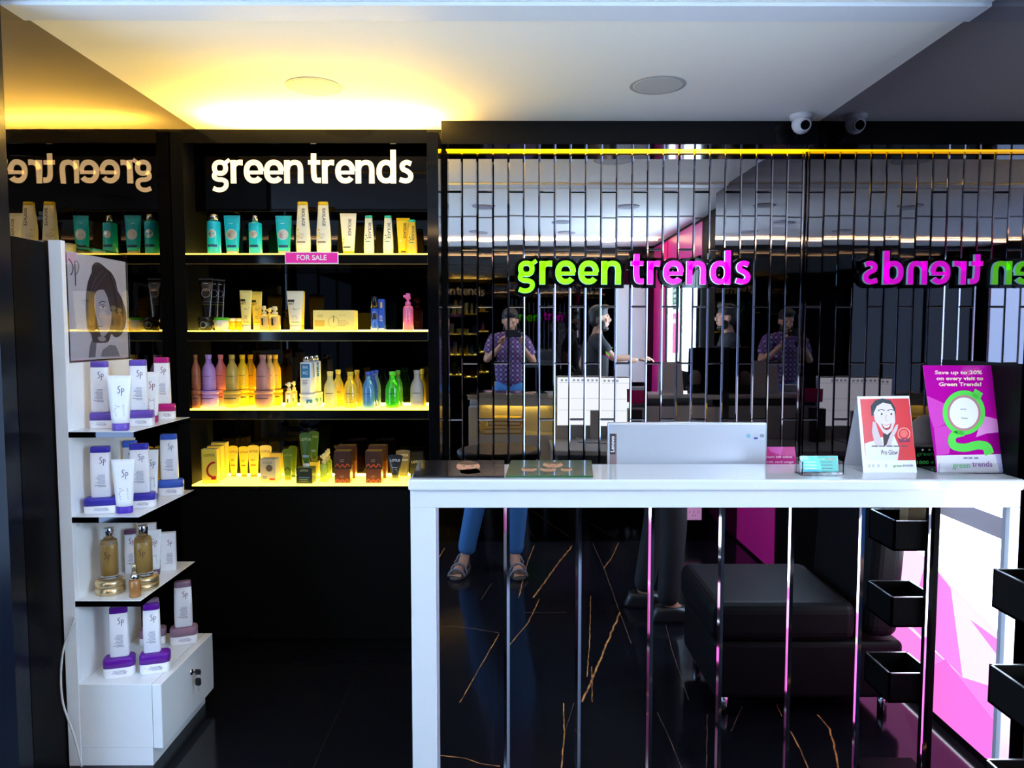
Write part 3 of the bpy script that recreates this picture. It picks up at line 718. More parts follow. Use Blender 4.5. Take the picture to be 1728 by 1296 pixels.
# round stool behind the counter
t = empty('round_stool', (-.06, 2.97, 0), 0, 'round black glossy stool behind the left end of the counter', 'stool')
m = MB(); m.loft([(.70, .12, .12, 2), (.73, .20, .20, 2), (.76, .235, .235, 2), (.785, .24, .24, 2), (.80, .22, .22, 2)], lea, 40); m.build('seat', t)
m = MB(); m.tube([(0, 0, .03), (0, 0, .71)], .025, chrome); m.build('column', t)
m = MB(); m.loft([(0, .2, .2, 2), (.015, .2, .2, 2), (.03, .06, .06, 2)], chrome, 32); m.build('base', t)
m = MB(); m.tube([(-.2*math.cos(2*PI*i/24), .2*math.sin(2*PI*i/24), .3) for i in range(25)], .01, chrome); m.tube([(-.2, 0, .3), (.2, 0, .3)], .008, chrome); m.build('foot_ring', t)
# ------------------------------------------------------------------ things on the counter
def lean_plane(u0, v0, Y, deg, rz=0):
    """plane whose foot is at pixel (u0,v0) on y=Y, leaning back"""
    o = PY(u0, v0, Y); a = math.radians(deg); n = Vector((0, -math.cos(a), math.sin(a)))
    n = Matrix.Rotation(rz, 3, 'Z') @ n; return o, n
def art(name, label, cat, corners, Y, deg, base_mat, th=.003, rz=0., extra=None, partname='card'):
    """a leaning flat panel; returns (root, MB, fn) where fn maps picture points on the panel"""
    o, n = lean_plane(corners[3][0], corners[3][1], Y, deg, rz)
    t = empty(name, (o.x, o.y, ZT), 0, label, cat); m = MB(); org = Vector(t.location)
    fn = lambda u, v, h=0: PP(u, v, o, n)+n*h-org
    F_ = [fn(*c, 0) for c in corners]; B_ = [p-n*th for p in F_]
    m.face(F_, base_mat); m.face(B_[::-1], blackm if cat == 'poster' else base_mat)
    for i in range(4): m.face([F_[i], B_[i], B_[(i+1) % 4], F_[(i+1) % 4]], base_mat)
    return t, m, fn, F_, n
def crop5(x, y): return (1280+x/3.411, 480+y/3.411)
def C5(P): return [crop5(*p) for p in P]
def px_text(m, s, u, v, size, fn, mt, width=None, bold=.01, h=.001, rot=0, skew=0):
    text(m, s, 0, 0, size, lambda x, y, hh=0: fn(u+x+skew*y, v-y, hh), mt, h=h, bold=bold, width=width, rot=rot)
# offer poster stand
co = C5([(947, 466), (1338, 466), (1432, 1076), (1030, 1088)])
t, m, fn, Fc, nn = art('poster_stand', 'tall magenta "Save up to 20%" poster leaning in a stand on the counter', 'poster', co, 2.10, 13, pm('c400a4', .2, coat=.5))
M1, M2, M3, GR, WH = pm('e04cc4', .2, coat=.5), pm('ee9ade', .2, coat=.5), pm('a00088', .2, coat=.5), pm('62e85a', .25), pm('f6f2fa', .3)
m.poly(C5([(968, 640), (1100, 700), (1130, 800), (1010, 830), (985, 760)]), fn, M1, .0004)
m.poly(C5([(1290, 755), (1394, 782), (1400, 850), (1310, 858), (1250, 880)]), fn, M2, .0005)
m.poly(C5([(1010, 830), (1105, 790), (1120, 860), (1095, 975), (1025, 985)]), fn, M1, .0004)
m.poly(C5([(1310, 858), (1403, 850), (1419, 975), (1345, 975)]), fn, M3, .0006)
m.poly(C5([(1022, 985), (1417, 976), (1432, 1076), (1030, 1088)]), fn, WH, .0005)
m.poly(C5([(1360, 976), (1417, 976), (1432, 1076), (1385, 1077)]), fn, pm('c8c6ee', .3), .0008)
P = [Vector(crop5(*p)) for p in ell(1181, 738, 107, 113, 40)]; P.append(P[0]); L, R = offs(P, 9); m.strip(L, R, lambda x, y, t_: fn(x, y, .0012), GR)
P = [Vector(crop5(*p)) for p in ell(1181, 740, 90, 96, 40)]; P.append(P[0]); L, R = offs(P, 4); m.strip(L, R, lambda x, y, t_: fn(x, y, .0013), pm('c08890', .3))
m.poly(C5(ell(1181, 742, 88, 92, 40)), fn, pm('ffffff', .3), .0011)
m.poly(C5([(1225, 640), (1245, 600), (1290, 628), (1272, 665), (1255, 655)]), fn, GR, .0012)
P = cr([Vector(crop5(*p)) for p in [(1180, 852), (1118, 872), (1120, 925), (1185, 940), (1260, 925), (1310, 935), (1328, 978)]]); L, R = offs(P, [12, 16]); m.strip(L, R, lambda x, y, t_: fn(x, y, .0012), GR)
pt = pm('ffdccf', .4)
for s, x, y, w in (('Save up to 20%', 1149, 508, 272), ('on every visit to', 1157, 542, 268), ('Green Trends!', 1159, 576, 244)): px_text(m, s, *crop5(x, y), 8.5, fn, pt, width=w/3.411, bold=.03, h=.0016)
px_text(m, 'Join the', *crop5(1177, 718), 3, fn, pm('203048', .4), h=.0018, bold=.02); px_text(m, 'Program', *crop5(1184, 770), 3, fn, pm('203048', .4), h=.0018, bold=.02)
px_text(m, 'green', *crop5(1165, 1042), 13, fn, pm('70d890', .4), width=100/3.411, h=.0018); px_text(m, 'trends', *crop5(1285, 1035), 13, fn, pm('8a58a8', .4), width=115/3.411, h=.0018)
[m.poly(C5([(x_, 995), (x_+24, 995), (x_+24, 1004), (x_, 1004)]), fn, pm('8888a0', .4), .0014) for x_ in (1178, 1206, 1240)]
m.build('poster', t)
m = MB(); a, b = Fc[3], Fc[2]; m.bx(a.x-.004, b.x+.004, a.y-.015, a.y+.10, .0005, .004, acryl, .001); m.bx(a.x-.004, b.x+.004, a.y-.015, a.y-.012, .004, .03, acryl, .0005)
m.build('acrylic_foot', t)
# tent card
co = C5([(568, 645), (867, 641), (912, 1082), (603, 1084)])
t, m, fn, Fc, nn = art('tent_card', 'red and white tent card of a smiling woman on the counter', 'tent card', co, 2.11, 13, pm('f4f2f6', .35), th=.001)
RED, SK, HA, SH = pm('e03038', .3), pm('e8d8d8', .5), pm('202630', .4), pm('eceaf2', .5)
m.poly(C5([(584, 660), (864, 656), (906, 1012), (617, 1012)]), fn, RED, .0004)
m.poly(C5([(617, 1012), (612, 915), (660, 900), (700, 880), (780, 870), (810, 940), (800, 1012)]), fn, SH, .0006)
m.poly(C5([(650, 760), (645, 700), (670, 668), (712, 656), (760, 668), (786, 710), (790, 745), (760, 740), (670, 745)]), fn, HA, .0007)
m.poly(C5([(715, 860), (780, 850), (765, 915), (720, 930)]), fn, pm('403038', .5), .0007)
m.poly(C5([(662, 740), (680, 700), (715, 680), (760, 690), (782, 730), (786, 790), (768, 840), (740, 866), (715, 850), (690, 810), (668, 780)]), fn, SK, .0009)
m.poly(C5([(672, 940), (652, 850), (656, 790), (672, 790), (690, 850), (715, 920)]), fn, pm('dcc8c8', .5), .0011)
m.poly(C5([(735, 925), (755, 870), (790, 810), (802, 805), (798, 835), (770, 890), (760, 935)]), fn, pm('dcc8c8', .5), .0011)
for x in (705, 760):
    m.poly(C5(ell(x, 746, 15, 6)), fn, pm('f8f8f8', .4), .0011); m.poly(C5(ell(x+3, 746, 6, 6)), fn, pm('302018', .4), .0013)
    m.strip(*offs(cr([Vector(crop5(x-20, 728)), Vector(crop5(x, 720)), Vector(crop5(x+20, 726))]), 1.2), lambda a, b, c: fn(a, b, .0012), pm('302018', .4))
m.strip(*offs(cr([Vector(crop5(735, 750)), Vector(crop5(730, 778)), Vector(crop5(742, 786))]), .8), lambda a, b, c: fn(a, b, .0012), pm('b89090', .4))
m.poly(C5([(704, 800), (730, 812), (766, 800), (756, 832), (735, 840), (715, 828)]), fn, pm('b02838', .3), .0012); m.poly(C5([(709, 805), (730, 815), (760, 806), (745, 824), (725, 825)]), fn, pm('ffffff', .3), .0014)
P = [Vector(crop5(*p)) for p in ell(836, 860, 34, 34, 24)]; P.append(P[0]); m.strip(*offs(P, 1.6), lambda a, b, c: fn(a, b, .001), pm('ffb0a0', .3)); m.poly(C5(ell(836, 858, 22, 22)), fn, pm('f47068', .3), .0009)
m.poly(C5([(800, 888), (868, 884), (874, 906), (812, 910)]), fn, pm('8a2850', .3), .001)
px_text(m, 'Pro Glow', *crop5(752, 968), 11, fn, pm('5a2038', .4), width=95/3.411, h=.0014); [m.poly(C5([(x_, 928), (x_+36, 928), (x_+36, 934), (x_, 934)]), fn, pm('605060', .4), .0014) for x_ in (650, 692, 734, 776, 818)]
px_text(m, 'green', *crop5(802, 1044), 6, fn, pm('58b050', .4), width=16, h=.0012); px_text(m, 'trends', *crop5(860, 1042), 6, fn, pm('584878', .4), width=17, h=.0012)
for x in (635, 658, 688, 732): m.poly(C5([(x-5, 1035), (x+8, 1035), (x+8, 1052), (x-5, 1052)]), fn, pm('d0ccd8', .4), .001)
m.build('front_flap', t)
m = MB(); T0, T1, B0, B1 = Fc[0], Fc[1], Fc[3]+Vector((0, .115, 0)), Fc[2]+Vector((0, .115, 0)); fl = pm('c9cbd4', .5)
dy = Vector((0, .0012, 0)); B0 = Vector((B0.x-.004, B0.y, B0.z)); m.face([T0+dy, T1+dy, B1, B0], fl); m.face([T0+dy*2, T1+dy*2, B1+dy, B0+dy], fl); m.build('rear_flap', t)
m = MB(); q = Fc[3]; w_ = Fc[2].x-q.x; m.bx(q.x, q.x+w_, q.y+.002, q.y+.112, .0005, .0015, fl); m.build('base_flap', t)
# business card holder
a, b = PY(1353, 799, 2.06), PY(1424, 799, 2.06); W = b.x-a.x
t = empty('card_holder', ((a.x+b.x)/2, 2.08, ZT), .0, 'clear acrylic holder of teal business cards on the counter', 'card holder')
m = MB(); m.bx(-W/2, W/2, -.02, .03, .0, .003, acryl, .0005); m.bx(-W/2, W/2, .022, .025, .003, .045, acryl, .0005); m.bx(-W/2, W/2, -.02, -.017, .003, .018, acryl, .0005); m.bx(-W/2, -W/2+.003, -.02, .025, .003, .04, acryl, .0005); m.bx(W/2-.003, W/2, -.02, .025, .003, .04, acryl, .0005); m.build('holder', t)
t2 = empty('business_cards', ((a.x+b.x)/2, 2.082, ZT+.0035), 0, 'stack of teal business cards inside the clear holder', 'business cards'); m = MB()
Rx = Matrix.Rotation(-.25, 4, 'X'); m.box((0, .004, .0255), (W*.88, .012, .046), pm('f0f4f4', .5), .0005, 1, Rx)
fcard = lambda x, z, h=0: Rx @ Vector((x, -.0062-h, z-.0235))+Vector((0, .004, .0255))
m.poly([(-W*.43, .001), (W*.05, .001), (-W*.05, .046), (-W*.43, .046)], fcard, pm('3fc8d8', .3), .0003); m.poly([(W*.05, .001), (W*.43, .001), (W*.43, .046), (-W*.05, .046)], fcard, pm('12a89a', .3), .0003)
m.poly([(-W*.43, .035), (-W*.25, .035), (-W*.3, .046), (-W*.43, .046)], fcard, pm('8ce4e8', .3), .0004)
text(m, 'green', W*.05, .038, .008, fcard, pm('a8f080', .4), .0006); text(m, 'trends', W*.26, .038, .008, fcard, pm('f09060', .4), .0006)
for i in range(6):
    x0 = -W*.38 if i < 3 else W*.02; z0 = .028-.009*(i % 3); m.poly([(x0, z0), (x0+W*.28, z0), (x0+W*.28, z0+.0016), (x0, z0+.0016)], fcard, pm('e8ffff' if i < 3 else '083838', .4), .0006)
m.build('card_stack', t2)
# two magazines lying on the counter
def crop4(x, y): return (740+x/3.086, 480+y/3.086)
for nm, quad, cov, lab, faces in (
  ('magazine', [(706, 776.5), (851, 776.5), (851, 803), (697, 803)], '26242a', 'black magazine with a face on its cover at the left end of the counter', [((790, 787), (20, 9))]),
  ('magazine', [(862, 776.5), (998, 776.5), (1001, 802.5), (853, 802.5)], '2a5a34', 'green magazine with faces on its cover beside the black magazine', [((933, 784), (17, 5)), ((925, 792), (14, 3.5)), ((893, 792), (13, 3.5)), ((956, 792), (10, 3))])):
    P = [PZ(u, v, ZT+.006) for u, v in quad]; c = (P[2]+P[3])/2; t = empty(nm, (c.x, c.y, ZT), 0, lab, 'magazine', None)
    L3 = [p-Vector((c.x, c.y, ZT)) for p in P]; m = MB(); cm = pm(cov, .15, coat=.8)
    bot = [Vector((p.x, p.y, .0006)) for p in L3]
    m.face(L3, cm); m.face(bot[::-1], cm)
    for i in range(4): m.face([bot[i], bot[(i+1) % 4], L3[(i+1) % 4], L3[i]], pm('dcd8d0', .7) if i != 2 else cm)
    org = Vector((c.x, c.y, ZT)); fz = lambda u, v, h=0: PZ(u, v, ZT+.006+h)-org
    for (fu, fv), (ru, rv) in faces:
        m.poly(ell(fu, fv, ru, rv), fz, pm('d8a080', .5), .0004); m.poly(ell(fu, fv-rv*.62, ru*.9, rv*.36), fz, pm('54382c', .5), .0006)
        for s in (-1, 1): m.poly(ell(fu+s*ru*.35, fv-rv*.05, ru*.14, rv*.09, 10), fz, pm('302018', .5), .0008)
        m.poly(ell(fu, fv+rv*.5, ru*.26, rv*.1, 10), fz, pm('a03838', .5), .0008)
    if cov[0] == '2' and 'black' in lab:
        m.poly([(775, 793), (805, 790), (812, 797), (790, 800), (778, 798)], fz, pm('c89070', .5), .0005)
    m.build('cover', t)
# pink leaflet behind the monitor, helpline box and grey cap at the wall
co = C5([(0, 935), (210, 935), (230, 1062), (0, 1062)])
Y = 2.33; q = [PY(u, v, Y) for u, v in [(1270, 754), (1341, 754), (1347, 800), (1270, 800)]]; c = q[3].copy()
t = empty('leaflet', (c.x, Y, .95), 0, 'pink card usage notice standing behind the right edge of the computer', 'leaflet'); m = MB()
org = Vector((c.x, Y, .95)); fl_ = lambda u, v, h=0: PY(u, v, Y-h)-org
pk = pm('c01878', .3); m.face([p-org for p in q], pk); m.face([p-org+Vector((0, .002, 0)) for p in q], pk)
m.poly([(1296, 754), (1322, 754), (1318, 768), (1300, 762)], fl_, pm('d850a8', .3), .0004)
px_text(m, 'num bill value', 1315, 771, 5.2, fl_, pm('f8d8e8', .4), width=43, h=.0008); px_text(m, 'redit card usage', 1315, 779.5, 5.2, fl_, pm('f8d8e8', .4), width=48, h=.0008)
m.build('card', t)
m = MB(); m.bx(-.0, .09, .0005, .06, -.199, .02, mat('dark_holder', (.02, .02, .02), .4)); m.build('holder', t)
a, b = PY(1543, 797, 2.19), PY(1592, 755, 2.19); t = empty('feedback_box', ((a.x+b.x)/2, 2.19, ZT), 0, 'small dark helpline box standing between the tent card and the tall poster', 'box')
m = MB(); W = b.x-a.x; hb = b.z-ZT; m.bx(-W/2, W/2, 0, .05, 0.0005, hb, pm('0c1410', .2), .002)
ff = lambda x, z, h=0: Vector((x, -.0004-h, z)); text(m, 'green tr', 0, hb*.68, .016, ff, pm('2a8a48', .4), width=W*.9); text(m, '1800 4 20', 0, hb*.25, .014, ff, pm('38c860', .4), width=W*.9)
for x in (-.02, .0, .015): m.poly(ell(x, hb*.88, .003, .003, 10), ff, pm('d8d8d8', .4), .0004)
m.build('box', t)
t = empty('grey_cap', ((a.x+b.x)/2, 2.215, b.z+.0005), 0, 'grey rounded cloth cap resting on the dark helpline box', 'cap')
gc = mat('grey_cloth', (.16, .14, .14), .8); m = MB(); m.loft([(0, .036, .026, 2), (.02, .043, .026, 2.2), (.05, .044, .026, 2.2), (.075, .036, .024, 2), (.09, .02, .014, 2), (.094, .004, .003, 2)], gc, 28); m.build('crown', t)
m = MB(); m.tube([(.036*math.cos(a_), .0262*math.sin(a_), .004) for a_ in [2*PI*i/20 for i in range(21)]], .002, gc); m.build('hem', t)
# ------------------------------------------------------------------ black tray rack at the right
xt = 1.20; t = empty('tray_rack', (1.27, 1.74, 0), 0, 'black standing rack of open trays beside the right end of the counter', 'rack')
m = MB(); m.bx(.035, .065, .045, .075, 0, 1.05, blackm, .002); m.build('pole', t)
m = MB(); m.bx(-.1, .1, -.1, .09, 0, .012, blackm, .003); m.build('base', t)
for i, z in enumerate((1.02, .775, .531, .285)):
    m = MB(); z1 = z+.095; x0, x1, y0, y1 = -.07, .073, -.10, .06; w = .006
    m.bx(x0, x1, y0, y1, z, z+.006, blackm); m.bx(x0, x0+w, y0, y1, z, z1, blackm); m.bx(x1-w, x1, y0, y1, z, z1, blackm); m.bx(x0, x1, y0, y0+w, z, z1, blackm); m.bx(x0, x1, y1-w, y1, z, z1, blackm)
    if i == 0: continue
    tr_ = m.build('tray', t)
    m = MB(); rm = mat('silver_rim', (.7, .72, .75), .25, metal=1.)
    m.bx(x0, x0+w, y0, y1, z1, z1+.002, rm); m.bx(x1-w, x1, y0, y1, z1, z1+.002, rm); m.bx(x0, x1, y0, y0+w, z1, z1+.002, rm); m.bx(x0, x1, y1-w, y1, z1, z1+.002, rm); m.build('rim', tr_)
put('paper_bag', 'bag', lambda: b_box(.075, .15, .05, pm('8a7a5c', .8), [('l', 0, .5, .5, 2, .1, pm('3a3020', .7))]), (1.298, 1.74, .782), 0, 'brown paper packet standing in the middle tray of the black rack', 'packet')
# ------------------------------------------------------------------ sofa in front of the counter (seen in the mirrors)
t = empty('salon_sofa', (1.1, 1.12, 0), 0, 'black leather armchair facing left in front of the counter', 'armchair')
m = MB(); m.bx(-.35, .2, -.26, .26, .30, .45, lea, .04, 4); m.build('seat_cushion', t)
m = MB(); m.bx(-.33, .38, -.25, .25, .08, .30, lea, .02, 3); m.build('base', t)
m = MB(); m.box((.31, 0, .62), (.14, .52, .62), lea, .05, 5, Matrix.Rotation(.06, 4, 'Y')); m.build('backrest', t)
for x in (-.28, .33):
    for y in (-.2, .2):
        m = MB(); m.tube([(x, y, 0), (x, y, .09)], .018, chrome); m.build('leg', t)
# socket plate on the rear wall, pink light put into its colour and glow
t = empty('switch_socket', (1.26, YR+.001, .2), 0, 'pink-lit white switch and socket plate low on the rear wall', 'switch'); m = MB(); m.bx(-.085, .085, 0, .01, -.045, .045, mat('socket_pink_glow', (.8, .6, .75), .4, emit=(1., .25, .65), es=.25), .003); m.build('plate', t)
m = MB(); m.bx(-.05, -.02, .01, .014, -.025, .025, pm('f0c0e0', .4), .001); m.build('rocker', t)
m = MB()
for x, z in ((.03, .012), (.02, -.012), (.04, -.012), (.06, .012), (.0, .012)): m.bx(x-.003, x+.003, .01, .0108, z-.003, z+.003, blackm)
m.build('socket_holes', t)
# ------------------------------------------------------------------ white display rack on the left
YF = 2.41
def fx_at(u, v):             # x on the rack front plane
    return PY(u, v, YF).x
x_in = fx_at(104, 600-0) ; slab0 = XL+.006; slab1 = slab0+.042
x_sh = PY(226, 728, YF).x
YB = YF*1.178
t = empty('display_rack', (slab0, YF, 0), 0, 'white display rack with mirrored-edge shelves against the dark glass wall', 'display rack')
ox, oy = slab0, YF
rwhite = mat('rack_white_laminate', (.93, .94, .95), .22, coat=.3)
def rb(name, x0, x1, y0, y1, z0, z1, mt=rwhite, bev=.0015, par=None):
    q = MB(); q.bx(x0-ox, x1-ox, y0-oy, y1-oy, z0, z1, mt, bev); return q.build(name, par or t)
zt1 = PY(95, 405, YF).z; zsl = PY(125, 613, YF).z
rb('front_post', slab0, slab1, YF, YF+.022, 0, zt1)
rb('back_panel', slab0, slab1, YF+.022, YB, 0, zsl)
rz = []
for i, (v, uu) in enumerate(((728.5, 224.7), (872.4, 234), (1014, 236.6))):
    p = PY(uu, v, YF); rz.append(p.z)
    sh = rb('shelf', slab1, p.x, YF+.001, YB, p.z-.018, p.z, rwhite, .0005)
    e = MB(); sm = mat('mirror_edge_strip', (.06, .06, .07), .04, metal=1.)
    e.bx(slab1-ox, p.x-ox, -.0006, .0008, p.z-.0195, p.z-.0012, sm); e.bx(p.x-ox-.0002, p.x-ox+.0014, -.0006, YB-oy, p.z-.0195, p.z-.0012, sm); e.build('mirror_edge', sh)
pc = PY(256, 1155, YF); zc = pc.z; zpl = PY(200, 1262, YF).z; rz.append(zc)
xd = PY(272, 1160, YF).x
cab = rb('cabinet', slab1, pc.x-.002, YF+.001, YB, zpl, zc)
rb('plinth', slab1, pc.x-.004, YF+.002, YB, 0, zpl-.001)
dr = rb('door', pc.x, xd, YF, YB, zpl-.002, zc, rwhite, .002)
lk = PX(321, 1134, xd); m = MB(); Mx = Matrix.Translation((xd-ox, lk.y-oy, lk.z)) @ Matrix.Rotation(PI/2, 4, 'Y')
m.loft([(0, .011, .011, 2), (.006, .011, .011, 2), (.008, .009, .009, 2)], chrome, 24, Mx); m.build('lock', dr)
m = MB(); kb = pm('0c0c0e', .4); kx = xd-ox+.008
m.loft([(0, .003, .001, 2), (.01, .003, .001, 3), (.011, .011, .003, 3), (.028, .010, .003, 3), (.031, .006, .002, 3)], kb, 16, Matrix.Translation((kx, lk.y-oy, lk.z)) @ Matrix.Rotation(PI/2, 4, 'Y'))
m.tube([(kx+.02+.01*math.cos(a), lk.y-oy, lk.z-.012+.012*math.sin(a)) for a in [2*PI*i/16 for i in range(17)]], .0009, chrome, 6)
m.loft([(0, .008, .003, 3), (.004, .011, .003, 3), (.022, .011, .003, 3), (.028, .007, .002, 3)], kb, 16, Matrix.Translation((kx+.02, lk.y-oy, lk.z-.05)))
m.bx(kx+.018, kx+.022, lk.y-oy-.001, lk.y-oy+.001, lk.z-.072, lk.z-.05, chrome); m.build('keys', dr)
# acrylic frame with portrait print above the top shelf
XPn = slab1-.012
A = [PX(105, 407, XPn), PX(218, 435, XPn), PX(218, 603, XPn), PX(113, 606, XPn)]
ya, yb = YF+.023, YB-.001; za, zb_ = zsl+.002, zt1-.001
t = empty('portrait_frame', (XPn, ya, za), 0, 'clear acrylic frame with black and white portrait of a woman atop the white rack', 'picture frame')
og = Vector((XPn, ya, za)); L_ = yb-ya; Hh = zb_-za
m = MB(); m.bx(0, .003, 0, L_, .0, Hh, acryl, .0005); m.bx(-.008, -.005, 0, L_, 0, Hh, acryl, .0005); m.bx(-.005, -.0, 0, L_, Hh-.003, Hh, acryl, .0003); m.build('acrylic_sleeve', t)
def c8(x, y): return (80+x/5.635, 390+y/5.635)
m = MB(); xq = XPn-.003
fp = lambda x, y, h=0: PX(*c8(x, y), xq)+Vector((h, 0, 0))-og
def fq(u, v, h=0): return fp((u-80)*5.635, (v-390)*5.635, h)
P_ = pm('ece8f8', .35)
q0 = PX(111.5, 417, xq)-og; q1 = PX(217.5, 603, xq)-og
yl, yr_, zlo, zhi = max(q0.y, .003), min(q1.y, L_-.004), .004, Hh-.028
m.bx(-.0045, -.003, yl, yr_, zlo, zhi, P_)
def gpoly(P, mt, h): m.poly(P, lambda x, y, hh: fp(x, y, hh), mt, h)
sk = pm('c8c2d4', .4); hr = pm('4a3e48', .45); h2 = pm('6e606c', .45); dk = pm('241c28', .45)
gpoly([(500, 1195), (520, 1130), (590, 1080), (650, 1090), (685, 1192)], pm('9c98ac', .4), .0004)
gpoly([(640, 1080), (700, 1000), (735, 1060), (760, 1188), (690, 1190)], pm('f0ecfa', .4), .0005)
gpoly([(385, 1203), (398, 1090), (415, 1040), (462, 1060), (450, 1200)], pm('8a8698', .4), .0006)
hair = cr([(415, 390), (420, 330), (455, 298), (500, 310), (560, 360), (605, 400), (645, 480), (660, 560), (705, 650), (745, 800), (725, 930), (690, 990), (640, 1010), (600, 980), (575, 1050), (520, 1062), (470, 1062), (425, 1050), (410, 980), (375, 930), (360, 760), (362, 600), (380, 480), (410, 400)], 4)
gpoly(hair, hr, .0008)
gpoly(cr([(440, 610), (470, 565), (530, 560), (560, 610), (590, 680), (602, 800), (592, 900), (560, 975), (525, 1003), (500, 985), (478, 900), (450, 780), (438, 700), (440, 610)], 4), sk, .001)
for P, w, mt in (([(520, 370), (440, 470), (400, 600), (385, 760), (400, 900)], 10, h2), ([(560, 390), (500, 470), (440, 560), (415, 680)], 8, h2), ([(580, 400), (620, 520), (640, 660), (660, 800), (650, 940)], 12, dk), ([(560, 480), (585, 600), (600, 700), (620, 850)], 14, hr), ([(540, 560), (575, 640), (600, 760)], 16, hr), ([(600, 420), (660, 600), (700, 780), (690, 920)], 7, h2)):
    L, R = offs(cr([Vector(p) for p in P]), w); m.strip(L, R, lambda x, y, hh: fp(x, y, .0014), mt)
gpoly(ell(515, 722, 24, 15), pm('f2eef8', .4), .0012); gpoly(ell(518, 722, 12, 13), dk, .0015); gpoly(ell(514, 726, 4, 4, 8), P_, .0018)
for P, w in (([(485, 712), (500, 702), (525, 702), (545, 716)], 5), ([(480, 690), (510, 668), (545, 676)], 8), ([(492, 738), (515, 744), (538, 736)], 2.5), ([(480, 790), (470, 820), (490, 832)], 3), ([(480, 900), (500, 908), (520, 900)], 6)):
    L, R = offs(cr([Vector(p) for p in P]), w); m.strip(L, R, lambda x, y, hh: fp(x, y, .0017), dk)
for P, w in (([(195, 262), (222, 300), (236, 350), (228, 395), (214, 418)], 9), ([(253, 285), (257, 400), (262, 520)], 8), ([(258, 275), (286, 305), (290, 360), (270, 405), (256, 412)], 6)):
    L, R = offs(cr([Vector(p) for p in P]), w); m.strip(L, R, lambda x, y, hh: fp(x, y, .0008), dk)
gpoly([(470, 1010), (500, 1000), (545, 1010), (550, 1040), (515, 1050), (480, 1040)], sk, .0016)
for x in (480, 497, 514, 532): L, R = offs(cr([Vector((x, 1000)), Vector((x+6, 1025)), Vector((x, 1055))]), 3); m.strip(L, R, lambda a, b, hh: fp(a, b, .0019), hr)
m.build('portrait_print', t)
# white cable hanging behind the rack
cbm = pm('d8d4d0', .4); t = MB(); t.tube(cr([Vector((XL+.055, YF-.012, .52)), Vector((XL+.012, YF-.02, .40)), Vector((XL+.01, YF-.03, .25)), Vector((XL+.045, YF-.03, .12)), Vector((XL+.06, YF-.02, .01))]), .0035, cbm, 8)
tag(t.build('cable'), 'thin white cable looping down beside the foot of the white rack', 'cable')
# --- products on the rack
PU, DB, MG, BL, MV, DP = (pm(c, .3) for c in ('6a50b8', '4038b0', 'b8127a', '3a62cc', '6a4866', '6a1aa0'))
MV2 = pm('9a7890', .35); WB = pm('fbfaff', .3); PW = pm('fdfdff', .28, coat=.15); ink = pm('3c2c60', .5); inkM = pm('7a1848', .5); inkB = pm('1a2a70', .5); inkG = pm('7c7aa0', .5); cream = pm('f4f0e0', .3)
glass = mat('clear_bottle_glass', (1, 1, 1), .02, trans=1., ior=1.3); goldl = mat('golden_shampoo', (.55, .34, .10), .15, spec=.5, coat=.4); golds = mat('brushed_gold', (.72, .55, .30), .3, metal=.9, noise=.05); brn = mat('amber_serum', (.40, .18, .05), .15, coat=.5)
def dep(p): return (p.y*math.cos(PITCH)-(p.z-CZ)*math.sin(PITCH))*1.0
def mpx(p): return dep(p)/F
def spb(logo, fine): return [('sp', .14, .67, .125, logo), ('l', -.02, .44, .5, 9, .022, fine, 1), ('l', -.02, .23, .55, 2, .025, logo, 1), ('t', '8', .33, .12, .02, logo)]
def spj(logo): return [('sp', .22, .22, .16, logo), ('l', .0, .36, .4, 4, .055, inkG, 1), ('l', -.33, .33, .2, 1, .04, inkG)]
def rack_item(kind, u0, u1, vb, vt, z, name, label, cat, col=None, lg=None, rz=.33, zoff=None, group=None):
    u = (u0+u1)/2
    if zoff is None: p = PZ(u, vb, z)
    else: p = zoff.copy()
    s = mpx(p); w = (u1-u0)*s; h = (vb-vt)*s
    lg = lg or ink
    if kind == 'bottle': w *= .93; d = w*.5; f = lambda: b_flat(w, h, col, WB, spb(lg, inkG), d)
    elif kind == 'jar': w *= .96; d = w*.60; f = lambda: b_jarsq(w, h, col, WB, spj(lg), d)
    elif kind == 'tube': f = lambda: b_tube(w, h, col, PW if lg != 'cream' else cream, [('sp', .1, .68, .13, lg), ('l', .02, .46, .42, 8, .028, inkG, 1)])
    elif kind == 'goldb': f = lambda: b_gold(w, h, glass, goldl, chrome, pm('5c3c18', .5))
    elif kind == 'goldj': f = lambda: b_goldjar(w, h)
    elif kind == 'serum': f = lambda: b_serum(w, h)
    elif kind == 'card': f = lambda: b_box(w, h, .02, WB, [('sp', .15, .68, .13, lg), ('l', .05, .45, .5, 10, .028, inkG, 1)])
    k = '%s_%s_%d_%d' % (kind, label, 0, 0)
    d2 = {'bottle': .25, 'jar': .30, 'tube': .2, 'goldb': .5, 'goldj': .5, 'serum': .5, 'card': .1}[kind]*w
    dd = {'bottle': .5, 'jar': .42, 'tube': .15, 'goldb': .3, 'goldj': .45, 'serum': .3, 'card': .1}[kind]*w; h = (h-dd*(CZ-z)/p.y)/(1-dd/p.y)
    if zoff is None: p = p+Vector((0, d2, 0))
    p.z = z+.0006
    o = put(name, k, f, p, rz, label, cat, group); o['hh'] = h; return o, p, h
